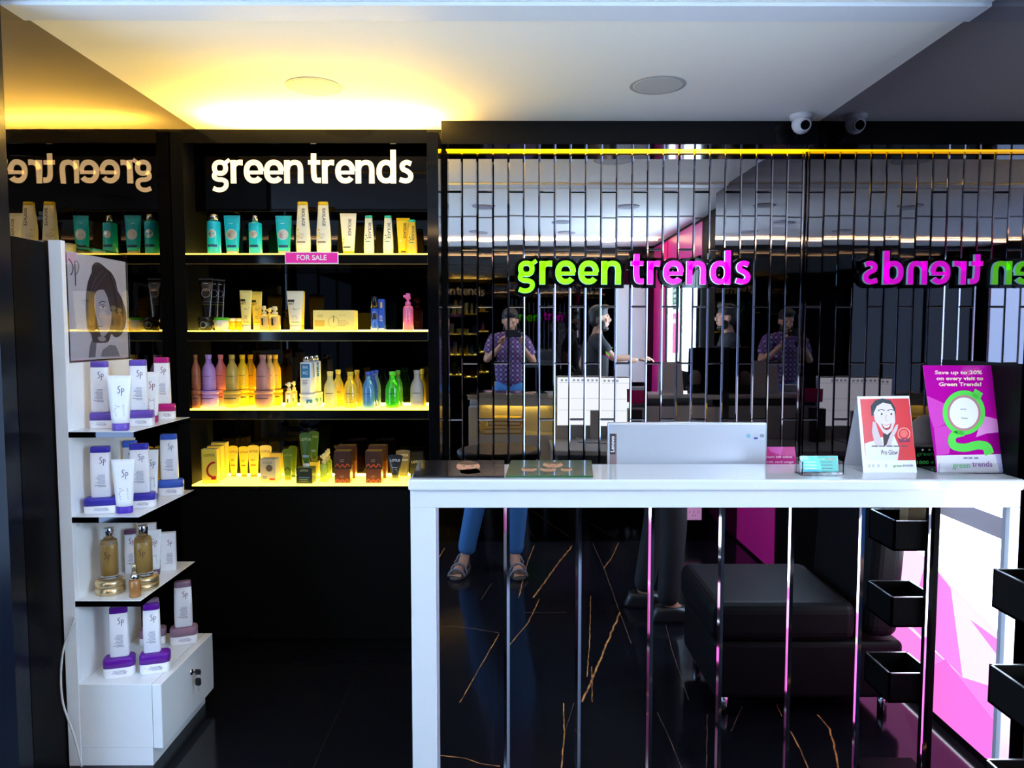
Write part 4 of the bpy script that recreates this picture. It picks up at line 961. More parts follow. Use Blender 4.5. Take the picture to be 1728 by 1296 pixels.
def b_goldjar(w, h):
    W = w/2; a = MB(); r = [(0, W*.95, W*.95, 2), (.002, W*.99, W*.99, 2), (h*.48, W, W, 2)]
    a.loft(r, golds, 36); f = surf(r); sp_logo(a, .0, h*.2, h*.2, f, pm('7a5c30', .4)); c = MB(); c.loft([(h*.5, W, W, 2), (h*.8, W*.99, W*.99, 2), (h*.93, W*.92, W*.92, 2), (h, W*.75, W*.75, 2)], golds, 36)
    g = MB(); g.loft([(h*.48, W*.96, W*.96, 2), (h*.5, W*.96, W*.96, 2)], chrome, 36); return [('jar_body', a), ('lid', c), ('seam_ring', g)]
def b_serum(w, h):
    W = w/2; a = MB(); a.loft([(0, W*.95, W*.95, 2), (.002, W, W, 2), (h*.46, W, W, 2), (h*.52, W*.8, W*.8, 2)], brn, 24)
    c = MB(); c.loft([(h*.52, W*.78, W*.78, 2), (h*.69, W*.78, W*.78, 2), (h*.7, W*.5, W*.5, 2)], chrome, 24)
    d = MB(); d.loft([(h*.7, W*.52, W*.52, 2), (h*.95, W*.36, W*.36, 2), (h, W*.25, W*.25, 2)], golds, 20); return [('bottle_body', a), ('collar', c), ('dropper', d)]
def stack(jx, bx_, z, col, lg, jl, bl, grp, rz=.33):
    jo, p, h = rack_item('jar', jx[0], jx[1], jx[3], jx[2], z, 'hair_mask_jar', jl, 'jar', col, lg, rz, None, grp)
    q = p.copy(); q.z = p.z+h
    s = mpx(q); h2 = (bx_[3]-bx_[2])*s
    # the bottle is centred on the jar
    du = ((bx_[0]+bx_[1])/2-(jx[0]+jx[1])/2)*s; q = q+Vector((du, 0, 0))
    rack_item('bottle', bx_[0], bx_[1], bx_[3], bx_[2], q.z, 'shampoo_bottle', bl, 'bottle', col, lg, rz, q, grp)
R0, R1, R2_, R3_ = rz
G1, G2, G3, G4 = 'care products on the top shelf of the white rack', 'care products on the second shelf of the white rack', 'care products on the third shelf of the white rack', 'care products on the white cabinet top'
rack_item('bottle', 200, 222, 700, 607, R0, 'shampoo_bottle', 'white bottle with a magenta cap behind the two purple-capped bottles', 'bottle', MG, inkM, .3, None, G1)
stack((148, 187.6, 695, 724), (150, 181, 610, 696), R0, PU, ink, 'purple-lidded square jar nearest the white post on the rack\'s top shelf', 'purple-capped bottle on the jar nearest the post, top shelf of rack', G1, .12)
stack((212, 254, 691.5, 720), (215, 245.5, 609, 694), R0, PU, ink, 'purple-lidded square jar behind the cream tube on rack\'s top shelf', 'purple-capped bottle standing just right behind the cream tube', G1, .2)
stack((265, 292.5, 681, 708), (258.5, 286, 605, 683), R0, MG, inkM, 'magenta-lidded square jar at the far end of the rack\'s top shelf', 'magenta-capped bottle standing on the magenta-lidded jar', G1, .2)
rack_item('tube', 239, 268, 713, 628, R0, 'conditioner_tube', 'white tube with magenta cap between the purple and magenta jars', 'tube', MG, inkM, .2, None, G1)
rack_item('tube', 179.5, 220, 727, 634, R0, 'conditioner_tube', 'cream white tube with purple cap at the front of the rack\'s top shelf', 'tube', PU, ink, .12, None, G1)
rack_item('bottle', 206, 232, 838, 742, R1, 'shampoo_bottle', 'blue-capped white bottle at the back of the rack\'s second shelf', 'bottle', BL, inkB, .3, None, G2)
stack((136, 193, 836.5, 868), (147, 182, 754, 842), R1, DB, ink, 'dark blue lidded jar at the front left of the rack\'s second shelf', 'dark blue capped bottle on the jar nearest the post, second shelf', G2, .25)
stack((215, 257, 829.6, 858), (215, 249, 747, 832), R1, DB, ink, 'dark blue lidded jar behind the violet-capped tube', 'dark blue capped bottle in the middle of the rack\'s second shelf', G2, .25)
stack((263, 304.5, 807.6, 837), (267, 297, 734, 812.5), R1, BL, inkB, 'bright blue lidded jar at the far end of the second shelf', 'bright blue capped bottle standing at the far end of the second shelf', G2, .25)
rack_item('tube', 243, 267, 845, 759, R1, 'conditioner_tube', 'white tube with bright blue cap on the rack\'s second shelf', 'tube', BL, inkB, .2, None, G2)
rack_item('tube', 187.6, 226, 867, 775, R1, 'conditioner_tube', 'white tube with violet cap at the front of the rack\'s second shelf', 'tube', pm('5030b8', .3), ink, .15, None, G2)
rack_item('card', 236, 263, 956, 882, R2_, 'carton', 'white carton at the back of the rack\'s third shelf', 'box', None, inkM, .3, None, G3)
rack_item('bottle', 209, 230, 968, 890, R2_, 'shampoo_bottle', 'mauve-capped white bottle behind the golden bottles', 'bottle', MV, inkM, .3, None, G3)
for (jx, bx_, a, b) in (((150.5, 197.5, 975, 1009), (160, 187, 893.6, 981), 'round gold jar at the front left of the rack\'s third shelf', 'golden shampoo bottle with silver cap on the left gold jar'), ((209, 255.7, 969.6, 1001), (217.6, 245.6, 889, 975), 'round gold jar behind the small amber serum bottle', 'golden shampoo bottle with silver cap behind the serum bottle')):
    o, p, h = rack_item('goldj', jx[0], jx[1], jx[3]-2, jx[2], R2_, 'gold_jar', a, 'jar', None, None, .3, None, G3)
    q = p.copy(); q.z += h; rack_item('goldb', bx_[0], bx_[1], bx_[3], bx_[2], q.z, 'gold_shampoo_bottle', b, 'bottle', None, None, .3, q, G3)
rack_item('tube', 243, 271, 972, 893.6, R2_, 'conditioner_tube', 'pale green-white tube with mauve cap on the third shelf', 'tube', MV, inkM, .25, None, G3)
rack_item('card', 272, 296, 963, 897, R2_, 'carton', 'white carton printed in mauve at the far end of the third shelf', 'box', None, inkM, .25, None, G3)
rack_item('serum', 214, 233, 1010, 951.7, R2_, 'serum_bottle', 'small amber serum bottle with silver collar on the third shelf', 'bottle', None, None, .3, None, G3)
stack((230, 274.7, 1057, 1090), (243, 265, 1005, 1060), R3_, MV2, inkM, 'pink-mauve lidded jar behind the second purple-capped bottle', 'white bottle on the rear mauve jar, mostly hidden behind the purple-capped one', G4, .35)
stack((282.5, 328, 1053.5, 1089), (290, 320.5, 983, 1064.7), R3_, MV2, inkM, 'pink-mauve lidded jar at the far end of the cabinet top', 'mauve-capped bottle on the jar at the far end of the cabinet top', G4, .35)
stack((169.5, 220.5, 1102.8, 1145), (180, 212, 1029.6, 1119.6), R3_, DP, ink, 'deep purple lidded jar nearest the post on the cabinet top', 'deep purple capped bottle nearest the post above the cabinet', G4, .3)
stack((231, 281, 1096, 1138), (237, 266, 1022, 1109.5), R3_, DP, ink, 'deep purple lidded jar in the middle of the cabinet top', 'deep purple capped bottle in the middle of the cabinet top', G4, .3)
# ------------------------------------------------------------------ products in the niche
def nit(shelf, u0, u1, vt, vb, Y, name, parts, label, cat, rz=0, key=None, group=None, z=None):
    """item standing on niche shelf; measured at depth Y; vt = picture height of its top"""
    zz = (zS[shelf] if z is None else z)+.0008; u = (u0+u1)/2
    p = PY(u, (vb+vt)/2, Y); s = mpx(p); w = (u1-u0)*s; h = PY(u, vt, Y).z-zz
    o = put(name, key or label, lambda: parts(w, h), (p.x, Y, zz), rz, label, cat, group)
    return o, h
TE, TC = pm('08b0e8', .3), pm('e8ece6', .3); silver = mat('silver_cap', (.7, .66, .6), .25, metal=1.); disc = mat('silver_disc', (.6, .62, .66), .35, metal=.9); NV = pm('123c86', .4); CR_ = pm('faf6dc', .35); YC = pm('f4cc1c', .35); BLK = pm('14120e', .4)
g0_ = 'products on the top lit shelf'
tsp = lambda: [('o', .0, .52, .27, disc), ('ring', 0, .52, .3, TC, .03), ('l', 0, .54, .3, 2, .03, BLK), ('l', 0, .79, .3, 1, .05, TC), ('r', -.36, .36, .2, .26, NV), ('l', -.1, .23, .4, 1, .03, TC)]
nit(0, 350, 372, 362, 425, 3.42, 'hair_spray_can', lambda w, h: b_cyl(w, h, TE, silver, tsp(), .16, .75), 'teal spray can with rounded beige cap at the left of the top shelf', 'bottle', group=g0_)
nit(0, 378, 406, 363.5, 425, 3.42, 'hair_tube', lambda w, h: b_tube(w, h, pm('e0d8c0', .4), TE, tsp()+[], .11, .7), 'teal tube with silver disc between the spray can and the silver-capped bottle', 'tube', group=g0_)
nit(0, 421, 441, 364, 425, 3.42, 'shampoo_bottle', lambda w, h: b_cyl(w, h, TE, silver, tsp(), .17, .5, 3), 'teal bottle with narrow silver cap on the top shelf', 'bottle', group=g0_)
nit(0, 465, 493, 364, 425, 3.42, 'hair_tube', lambda w, h: b_tube(w, h, pm('e0d8c0', .4), TE, tsp(), .11, .7), 'teal tube with silver disc just left of the tall cream bottles', 'tube', group=g0_)
bio = lambda: [('t', 'BIOLAGE', .08, .70, .085, BLK, -PI/2), ('l', -.02, .38, .4, 5, .022, pm('c8b890', .5)), ('o', -.28, .46, .06, YC), ('o', -.22, .40, .045, YC), ('o', -.3, .34, .07, YC), ('r', -.36, .2, .215, .24, pm('7a6a28', .5)), ('r', -.4, .35, .0, .0, YC)]
def bott_bio(w, h, cap, spec, body=None):
    W, D = w/2, w*.3; r = [(0, W*.85, D*.85, 3), (h*.02, W*.93, D*.95, 3), (h*.2, W, D, 3), (h*.45, W*.95, D*.95, 3), (h*.7, W*.8, D*.8, 3), (h*.93, W*.7, D*.7, 3)]
    a = MB(); a.loft(r, body or CR_, 28); deco(a, surf(r), spec, w, h); c = MB(); c.loft([(h*.93, W*.71, D*.71, 3), (h*.985, W*.69, D*.68, 3), (h, W*.66, D*.6, 3)], cap, 24); return [('bottle_body', a), ('cap', c)]
for u, l in ((511.5, 'tall cream bottle with yellow cap next to the teal tube'), (546, 'tall cream bottle with yellow cap next to the cream tube')):
    nit(0, u-12, u+12, 341, 425, 3.36, 'shampoo_bottle', lambda w, h: bott_bio(w, h, YC, bio()), l, 'bottle', group=g0_)
nit(0, 574, 602, 360, 425, 3.42, 'conditioner_tube', lambda w, h: b_tube(w, h, YC, CR_, [('t', 'BIOLAGE', .1, .66, .1, BLK, -PI/2), ('o', -.25, .38, .05, YC), ('o', -.3, .3, .06, YC), ('r', -.3, .15, .18, .21, BLK)], .1, .66), 'cream tube with black vertical print beside the small teal-capped bottles', 'tube', group=g0_)
sml = lambda: [('t', 'BIOLAGE', .12, .62, .10, BLK, -PI/2), ('o', -.22, .5, .07, pm('128a78', .4)), ('o', -.12, .44, .06, pm('0e5a60', .4)), ('o', -.28, .4, .05, BLK), ('r', -.3, .2, .34, .36, pm('128a78', .4))]
for u, l in ((622.5, 'small cream bottle with teal cap, the left one of the pair'), (655, 'small cream bottle with teal cap, the right one of the pair')):
    nit(0, u-8.5, u+8.5, 364, 425, 3.42, 'shampoo_bottle', lambda w, h: bott_bio(w, h, pm('22b09c', .35), sml()), l, 'bottle', group=g0_)
nit(0, 669, 692, 368, 425, 3.44, 'conditioner_tube', lambda w, h: b_tube(w, h, YC, pm('f4cc20', .35), [('t', 'BIOLAGE', .12, .66, .1, BLK, -PI/2), ('o', -.2, .4, .09, pm('f0d878', .4)), ('r', -.15, .2, .1, .13, BLK)], .1, .7), 'yellow tube near the right end of the top shelf', 'tube', group=g0_)
nit(0, 687, 704, 371, 425, 3.41, 'shampoo_bottle', lambda w, h: bott_bio(w, h, pm('22b09c', .35), sml(), pm('e8c440', .35)), 'yellow bottle with teal cap at the right end of the top shelf', 'bottle', group=g0_)
for u, c, l in () and ((455, TE, 'teal tube in the rear row behind the silver-capped teal bottle'), (610, CR_, 'cream tube in the rear row behind the small teal-capped bottles')):
    nit(0, u-11, u+11, 384, 424, 3.49, 'hair_tube', lambda w, h: b_tube(w, h, TC, c, [], .1, .7), l, 'tube', group=g0_)
# shelf 2
g1_ = 'products on the second lit shelf'; BT = pm('0b0a0c', .25, coat=.5); GRN = pm('48b028', .3); CLR = mat('clear_plastic', (.95, .93, .85), .1, trans=.8); YT = pm('f0d890', .35)
for i, (u0, u1, vt, Y) in enumerate(((337, 361, 470, 3.38), (353, 372, 471, 3.42), (364, 381, 472, 3.46))):
    nit(1, u0, u1, vt, 557, Y, 'black_tube', lambda w, h: b_tube(w, h, pm('1a1a1c', .2), BT, [('ring', 0, .72, .3, pm('9a9aa0', .3), .03), ('l', 0, .9, .4, 1, .03, pm('c8c8cc', .3)), ('r', -.4, .4, .5, .505, pm('7c8c18', .4)), ('r', -.4, .4, .55, .553, pm('a0a0a8', .4))], .16, .5, None, 0, pm('3a3a40', .3)), ('tall black tube at the front of the black group', 'tall black tube in the middle of the black group', 'tall black tube at the rear of the black group')[i], 'tube', 0, None, g1_)
nit(1, 335, 360, 535, 557, 3.35, 'styling_jar', lambda w, h: b_jar(w, h, pm('1c1a14', .3), [('ring', 0, .4, .2, pm('b0b0a0', .4), .04)], pm('101010', .3), .3), 'black styling jar in front of the tall black tubes', 'jar', 0, None, g1_)
nit(1, 361.5, 386, 536, 557, 3.36, 'styling_jar', lambda w, h: b_jar(w, h, pm('e4e0d0', .3), [('l', 0, .5, .4, 2, .12, BLK)], GRN, .2), 'white styling jar with bright green lid', 'jar', 0, None, g1_)
for i, u in enumerate((393, 405)): nit(1, u-6.5, u+6.5, 537, 557, 3.42, 'styling_jar', lambda w, h: b_jar(w, h, YC, [('l', 0, .5, .4, 2, .12, BLK)], pm('f0e8d0', .4), .25), ('small yellow jar with pale lid beside the green-lidded jar', 'small yellow jar with pale lid beside the yellow tubes')[i], 'jar', 0, None, g1_)
arts = lambda: [('r', -.42, -.02, .72, .78, BLK), ('t', 'ART', -.2, .67, .085, BLK), ('l', .1, .55, .4, 2, .03, BLK), ('l', .05, .36, .4, 3, .03, pm('a08850', .5)), ('r', -.2, .3, .2, .21, BLK)]
for i, (u0, u1, vt, Y, c) in enumerate(((405, 426, 490, 3.37, 'f8e890'), (424, 443, 492, 3.41, 'f4d858'), (484, 513, 491, 3.37, 'f4ecd0'))):
    nit(1, u0, u1, vt, 557, Y, 'styling_tube', lambda w, h: b_tube(w, h, pm('f4f0e0', .4), pm(c, .35), arts(), .14, .68), ('yellow styling tube at the left of the yellow group', 'yellow styling tube partly behind the left yellow tube', 'wide pale styling tube in the middle of the second shelf')[i], 'tube', 0, None, g1_)
nit(1, 500, 515, 492, 557, 3.45, 'styling_tube', lambda w, h: b_tube(w, h, YC, YC, [], .14, .68), 'yellow styling tube behind the wide pale tube', 'tube', 0, None, g1_)
for i, (u0, u1, vt, Y) in enumerate(((439, 453, 516, 3.37), (455, 473, 517, 3.37), (449, 461, 520, 3.43))):
    nit(1, u0, u1, vt, 557, Y, 'mist_bottle', lambda w, h: b_pump(w, h, mat('pale_yellow_liquid', (.9, .7, .3), .15, trans=.5), pm('f0e0b0', .3), [('r', -.2, .0, .2, .5, BLK), ('l', .15, .45, .4, 4, .05, BLK)], .34), ('small square mist bottle, left of the front pair', 'small mist bottle, right of the front pair', 'small mist bottle in the back between the front pair')[i], 'bottle', 0, None, g1_)
nit(1, 532, 601, 524, 557, 3.38, 'product_box', lambda w, h: b_box(w, h, .07, pm('f6e084', .5), [('l', -.3, .75, .2, 2, .08, pm('a89858', .5)), ('l', .25, .75, .25, 1, .06, pm('c0a868', .5)), ('ring', 0, .42, .13, pm('8a7c48', .5), .008), ('r', -.01, .01, .4, .75, pm('8a7c48', .5)), ('r', -.46, -.22, .2, .5, pm('e4b840', .5)), ('l', .25, .45, .25, 4, .08, pm('c8a050', .5))]), 'wide flat yellow box on the second lit shelf', 'box', -.04, None, g1_)
nit(1, 626, 639, 500, 557, 3.38, 'serum_bottle', lambda w, h: b_cyl(w, h, pm('2a5ec8', .2, coat=.5), pm('101420', .15), [('r', -.4, .4, .0, .06, TC), ('r', -.36, .36, .32, .5, pm('0c1430', .3)), ('l', 0, .45, .5, 3, .04, TC)], .36, .97, 3, .0), 'blue bottle with black cap on the second shelf', 'bottle', 0, None, g1_)
nit(1, 639, 649.5, 505, 557, 3.40, 'serum_box', lambda w, h: b_box(w, h, .035, pm('2450c0', .3), [('r', -.1, .2, .72, .9, pm('e0b040', .3)), ('l', 0, .45, .5, 4, .05, TC), ('r', -.4, .4, 0, .07, pm('e0e8f0', .4))]), 'narrow blue box beside the black-capped blue bottle', 'box', 0, None, g1_)
nit(1, 680, 697.5, 495, 557, 3.38, 'serum_bottle', lambda w, h: b_pump(w, h, mat('pink_liquid', (.95, .22, .48), .15, trans=.35, coat=.5), pm('e868a8', .3), [('l', 0, .4, .5, 5, .035, pm('a01850', .4)), ('l', 0, .3, .3, 1, .03, TC)], .33), 'pink pump serum bottle at the right of the second shelf', 'bottle', 0, None, g1_)
# shelf 3
g2_ = 'bottles and jars on the third lit shelf'
def lbl(c): return [('l', 0, .46, .5, 1, .03, c), ('r', -.3, .3, .39, .405, c), ('l', .0, .33, .6, 4, .03, c), ('r', -.3, .3, .15, .155, c)]
def jl(c): return [('r', -.36, .36, .52, .58, c), ('l', 0, .4, .6, 3, .08, c)]
cols = (('bronze', '8a5038', 323, 338, 323, 339), ('purple', 'a884d0', 341, 363.5, 339, 369), ('pink', 'e88a94', 363, 382.5, 362, 381), ('gold-brown', 'bca04a', 381, 402.5, 377.5, 406), ('yellow', 'f4cc18', 400, 419, 400, 420), ('amber', 'ecb814', 414, 432, 413, 432), ('mauve', 'b07c78', 432, 455.5, 430, 460), ('peach', 'e8b868', 447, 464, 446, 464), ('orange', 'ecb41c', 456.5, 474, 455, 477))
for i, (cn, hx, a0, a1, j0, j1) in enumerate(cols):
    rear = i in (0, 2, 4, 5, 7, 8); Y = 3.38 if not rear else (3.44 if i != 5 and i != 8 else 3.475); c = pm(hx, .35); ik = pm('3a2418' if i != 1 else '4a2a60', .5)
    vb = 688 if not rear else 684; vt = 658.5 if not rear else 656.5
    if cn == 'bronze': Y = 3.34; vb = 688; vt = 658  # leftmost pair put in to stand for a reflection on the side panel
    jo, jh = nit(2, j0, j1, vt, vb, Y, 'hair_mask_jar', lambda w, h: b_jar(w, h, c, jl(ik)), '%s masque jar under the %s bottle on the third shelf' % (cn, cn), 'jar', 0, None, g2_)
    nit(2, a0, a1, 598.5, 659, Y, 'shampoo_bottle', lambda w, h: b_neck(w, h, c, lbl(ik)), '%s shampoo bottle standing on a %s jar, third shelf' % (cn, cn), 'bottle', 0, None, g2_, z=zS[2]+jh+.001)
for i, (u0, u1, vt, Y) in enumerate(((481.5, 494, 645, 3.37), (491.5, 501.5, 643, 3.42))):
    nit(2, u0, u1, vt, 688, Y, 'mist_bottle', lambda w, h: b_pump(w, h, mat('pale_yellow_liquid', (.9, .7, .3), .15, trans=.5), pm('f4ecc8', .3), [('r', -.3, .3, .18, .52, TC), ('l', 0, .45, .4, 3, .05, BLK), ('r', -.15, .05, .2, .34, pm('204060', .4))], .34), ('front small mist bottle left of the white jar', 'rear small mist bottle left of the white jar')[i], 'bottle', 0, None, g2_)
wl = pm('e8ecf0', .3); bl_ = pm('2a78a8', .35)
for i, (u0, u1, vt, j0, j1, jt, Y) in enumerate(((508, 528, 601, 506, 532, 663.5, 3.37), (520, 534, 600, 522, 540, 662, 3.43), (529, 541, 599, 530, 545, 661, 3.48))):
    jo, jh = nit(2, j0, j1, jt, 688, Y, 'hair_mask_jar', lambda w, h: b_jar(w, h, wl, [('r', .05, .4, .15, .6, bl_), ('l', -.2, .4, .4, 2, .1, BLK), ('t', 'X', .2, .38, .2, wl)]), ('white jar with blue square print at the front of the third shelf', 'white jar in the middle of the three white jars', 'white jar rearmost of the three white jars')[i], 'jar', 0, None, g2_)
    nit(2, u0, u1, vt, 663, Y, 'shampoo_bottle', lambda w, h: b_cyl(w, h, wl, chrome, [('r', -.38, .38, .42, .8, bl_), ('t', 'FIX', .0, .7, .1, wl), ('t', 'XC', 0, .55, .11, wl), ('l', 0, .35, .5, 5, .03, BLK)], .16, .6, 4, .01), ('front white bottle with blue print and silver cap on a white jar', 'white silver-capped bottle second in its row on a white jar', 'white silver-capped bottle third in its row on a white jar')[i], 'bottle', 0, None, g2_, z=zS[2]+jh+.001)
def tl(name, c, **k): return mat(name, hexc(c), .12, trans=.35, coat=.5, **k)
rowb = ((547, 568, 626.5, 'cream', 'f2de84', 0, 3.37), (562, 580, 623.5, 'pale gold', 'f2d448', 0, 3.43), (580.5, 602.5, 627, 'clear yellow', 'f4da40', 1, 3.37), (594, 611.5, 624, 'yellow', 'f0cc1c', 1, 3.43), (611.5, 632.5, 627, 'clear blue', '5a9ad8', 1, 3.36), (621, 637, 625.5, 'deep blue', '3858c0', 1, 3.42), (628, 642.5, 624.5, 'pale blue', '78a0d0', 1, 3.47), (650.5, 674.5, 626.5, 'bright green', '38c818', 1, 3.37), (664, 680, 624.5, 'dark green', '50a020', 1, 3.43), (692.5, 715.5, 624.5, 'grey', '9c9890', 0, 3.37), (706, 723.5, 622.5, 'mustard', 'e8c428', 0, 3.43))
for i, (u0, u1, vt, cn, hx, tr_, Y) in enumerate(rowb):
    c = tl('liquid_'+hx, hx) if tr_ else pm(hx, .35)
    if cn == 'bright green' or 'blue' in cn: cp = pm({'b': '2848b0', 'g': '60d030'}['g' if 'green' in cn else 'b'], .3)
    else: cp = None
    u1 = min(u1, 719)
    nit(2, u0, u1, vt, 688, Y, 'shampoo_bottle', lambda w, h: b_neck(w, h, c, lbl(BLK if cn != 'deep blue' else TC), cp, 2.4 if tr_ else 2, .42), '%s shampoo bottle in the right half of the third lit shelf' % cn, 'bottle', 0, None, g2_)
# shelf 4
g3_ = 'cartons and tubes on the lowest lit shelf'; z3 = zS[3]; GO = mat('gold_carton', (.72, .54, .13), .4, metal=.35); GO2 = pm('f0d450', .4); RD = pm('a81c1c', .4); GD = pm('5c7418', .3, coat=.4); INK = pm('4a3410', .5); BR = pm('3a1c10', .4, coat=.3); BR2 = pm('6a3410', .4); OR = pm('c05018', .4); DG = pm('26301a', .4)
lot = lambda z, s, c, x=0: ('t', 'LOTUS', x, z, s, c)
def fb_(u, vb): return PZ(u, vb, z3).y          # depth from the foot of an item
def n4(u0, u1, vt, vb, name, parts, label, cat, rz=0, d=.02, z=None, Y=None):
    Y = Y or min(fb_((u0+u1)/2, vb)+d, 3.50); return nit(3, u0, u1, vt, vb, Y, name, parts, label, cat, rz, None, g3_, z)
n4(326, 338, 750, 809, 'carton', lambda w, h: b_box(w, h, .045, GO, []), 'gold carton half hidden at the left edge of the lowest shelf', 'box')
n4(360, 384, 746, 806, 'carton', lambda w, h: b_box(w, h, .04, GO2, [lot(.8, .1, INK)], pm('f0d890', .4)), 'gold carton rearmost in the left row of three', 'box', 0, .02, None, 3.49)
n4(353, 376, 752, 808, 'carton', lambda w, h: b_box(w, h, .04, GO2, [lot(.82, .1, INK), ('s', [(.3, .65), (.05, .6), (-.2, .45), (-.1, .25), (.3, .2)], .12, RD)], pm('f0d890', .4)), 'gold carton with red swirl, middle in the left row of three', 'box', 0, .02, None, 3.43)
n4(343, 368, 757, 814, 'carton', lambda w, h: b_box(w, h, .04, GO2, [lot(.82, .1, INK), ('s', [(.38, .62), (.1, .58), (-.12, .45), (-.1, .28), (.2, .18), (.4, .2)], .13, RD), ('r', .1, .4, .11, .17, RD)], pm('f0d890', .4)), 'tall gold carton with red swirl at the front left of the lowest shelf', 'box', .1, .02, None, 3.355)
fan = lambda c, l: [lot(.80, .09, l), ('l', 0, .55, .4, 2, .04, l), ('r', -.2, .22, .36, .39, RD)]
for i, (u0, u1, vt, vb, c, l) in enumerate(((386, 402, 752, 803, 'f0cc40', 'gold fan-topped tube behind the tall gold carton'), (418, 438, 751, 802, 'ecd058', 'gold fan-topped tube behind the narrow one'), (403, 420, 753, 806, 'f2d040', 'narrow gold fan-topped tube standing in front'), (438.5, 459, 751, 806, 'f0d880', 'pale gold fan-topped tube behind the silver carton'))):
    n4(u0, u1, vt, vb, 'face_wash_tube', lambda w, h: b_tube(w, h, pm('b08828', .3), pm(c, .35), fan(0, INK), .08, .62, None, .07), l, 'tube')
n4(458, 477, 763, 808, 'carton', lambda w, h: b_box(w, h, .05, GO, [], pm('8a7868', .4)), 'gold carton behind the silver-topped carton', 'box', 0, .03, None, 3.46)
n4(442.5, 469, 773, 813, 'carton', lambda w, h: b_box(w, h, .05, pm('d4c8a8', .35), [lot(.84, .12, pm('6a5c50', .5)), ('o', .1, .62, .22, pm('6a5a50', .4)), ('r', .1, .45, .12, .2, OR), ('l', -.2, .25, .3, 2, .06, INK)], pm('d8c8b0', .4)), 'silver gold carton with dark oval, front of the lowest shelf', 'box', -.1, .03, None, 3.37)
n4(487, 501.5, 752, 792, 'face_wash_tube', lambda w, h: b_tube(w, h, GD, GD, [], .08, .62, None, .07), 'olive green tube behind the front olive tube', 'tube', 0, .02, None, 3.48)
n4(477, 494, 757, 812, 'face_wash_tube', lambda w, h: b_tube(w, h, pm('c8a030', .4), GD, [lot(.8, .09, pm('a8b060', .4)), ('s', [(-.3, .3), (0, .4), (.3, .32)], .1, pm('1c2408', .4))], .08, .64, None, .07), 'olive green fan-topped tube at the front near the dark green carton', 'tube')
o, h1 = n4(518, 538, 778, 806, 'carton', lambda w, h: b_box(w, h, .05, GO, []), 'gold carton under the rear green tube', 'box', 0, .02, None, 3.47)
n4(521, 538.5, 727, 778, 'face_wash_tube', lambda w, h: b_tube(w, h, pm('c8c030', .4), pm('4a6a1c', .3), [lot(.8, .09, pm('b8c870', .4)), ('r', -.2, .2, .32, .38, pm('8a98b0', .4))], .08, .6, None, .08), 'green fan-topped tube raised on the rear gold carton', 'tube', 0, 0, z3+h1+.001, 3.47)
o, h1 = n4(503, 530, 788, 817, 'carton', lambda w, h: b_box(w, h, .06, DG, [lot(.84, .17, pm('c8d0a0', .4)), ('r', -.3, .35, .36, .43, pm('4a78b8', .4)), ('l', 0, .25, .6, 2, .1, pm('8a9878', .4))], pm('8a8a40', .4)), 'dark green carton at the front edge of the lowest shelf', 'box', -.03, .03, None, 3.36)
n4(505, 528, 730, 788, 'face_wash_tube', lambda w, h: b_tube(w, h, pm('d8d8c8', .3), pm('44621a', .3, coat=.4), [lot(.80, .1, pm('c0d080', .4)), ('r', -.22, .22, .28, .34, pm('8a9cc0', .4))], .1, .52, None, .09), 'large green fan-topped tube standing on the dark green carton', 'tube', 0, 0, z3+h1+.001, 3.37)
for i, (u0, u1, vt, vb) in enumerate(((549, 560, 757, 807), (545, 557, 762, 810), (540, 553, 766, 814))):
    n4(u0, u1, vt, vb, 'face_serum_bottle', lambda w, h: b_pump(w, h, mat('green_yellow_liquid', (.45, .62, .10), .15, trans=.3), pm('e8dca0', .3), [('l', 0, .3, .4, 3, .05, INK)], .36), ('green-yellow pump bottle, rearmost of its three', 'green-yellow pump bottle, middle of its three', 'green-yellow pump bottle, frontmost of its three')[i], 'bottle')
bsp = lambda: [('l', 0, .5, .3, 2, .1, pm('a88868', .5)), ('s', [(-.45, .12), (-.3, .28), (-.15, .1), (0, .25), (.15, .1), (.3, .28), (.45, .12)], .06, OR)]
for u, who in ((580, 'first'), (632, 'second')):
    o, h1 = n4(u-9, u+21, 777, 806, 'carton', lambda w, h: b_box(w, h, .05, BR2, [], pm('c89030', .4)), 'brown carton at the bottom of the %s rear stack' % who, 'box', 0, 0, None, 3.475)
    n4(u-9, u+21, 751, 777, 'carton', lambda w, h: b_box(w, h, .05, BR, [], pm('d0a040', .4)), 'dark brown carton on top of the %s rear stack' % who, 'box', 0, 0, z3+h1+.001, 3.475)
    o, h1 = n4(u-13, u+13, 790, 816, 'carton', lambda w, h: b_box(w, h, .055, BR2, bsp(), pm('c89030', .4)), 'brown carton with orange scroll at the bottom of the %s front stack' % who, 'box', 0, 0, None, 3.37)
    n4(u-14, u+13.5, 760, 790, 'carton', lambda w, h: b_box(w, h, .055, BR, bsp(), pm('d0a040', .4)), 'dark brown carton with orange scroll on top of the %s front stack' % who, 'box', .03, 0, z3+h1+.001, 3.37)
n4(668, 694, 759, 803, 'face_wash_tube', lambda w, h: b_tube(w, h, GO, pm('6a6252', .3, coat=.3), [lot(.8, .11, pm('e0d8c0', .4)), ('r', -.2, .3, .6, .66, pm('9aa0b8', .4))], .08, .6, None, .07), 'wide grey fan-topped tube at the right of the lowest shelf', 'tube')
n4(654, 680, 767, 813, 'face_wash_tube', lambda w, h: b_tube(w, h, GO, pm('22252e', .25, coat=.5), [lot(.78, .12, pm('c8d8e8', .4)), ('l', 0, .5, .4, 3, .08, pm('8090a0', .4))], .14, .42, None, .07), 'black wedge-shaped tube with golden foot near the counter', 'tube')
n4(693, 715, 761, 802, 'carton', lambda w, h: b_box(w, h, .05, pm('101014', .3), [lot(.6, .13, pm('b8c0c8', .4))]), 'black carton at the right end of the lowest shelf', 'box')
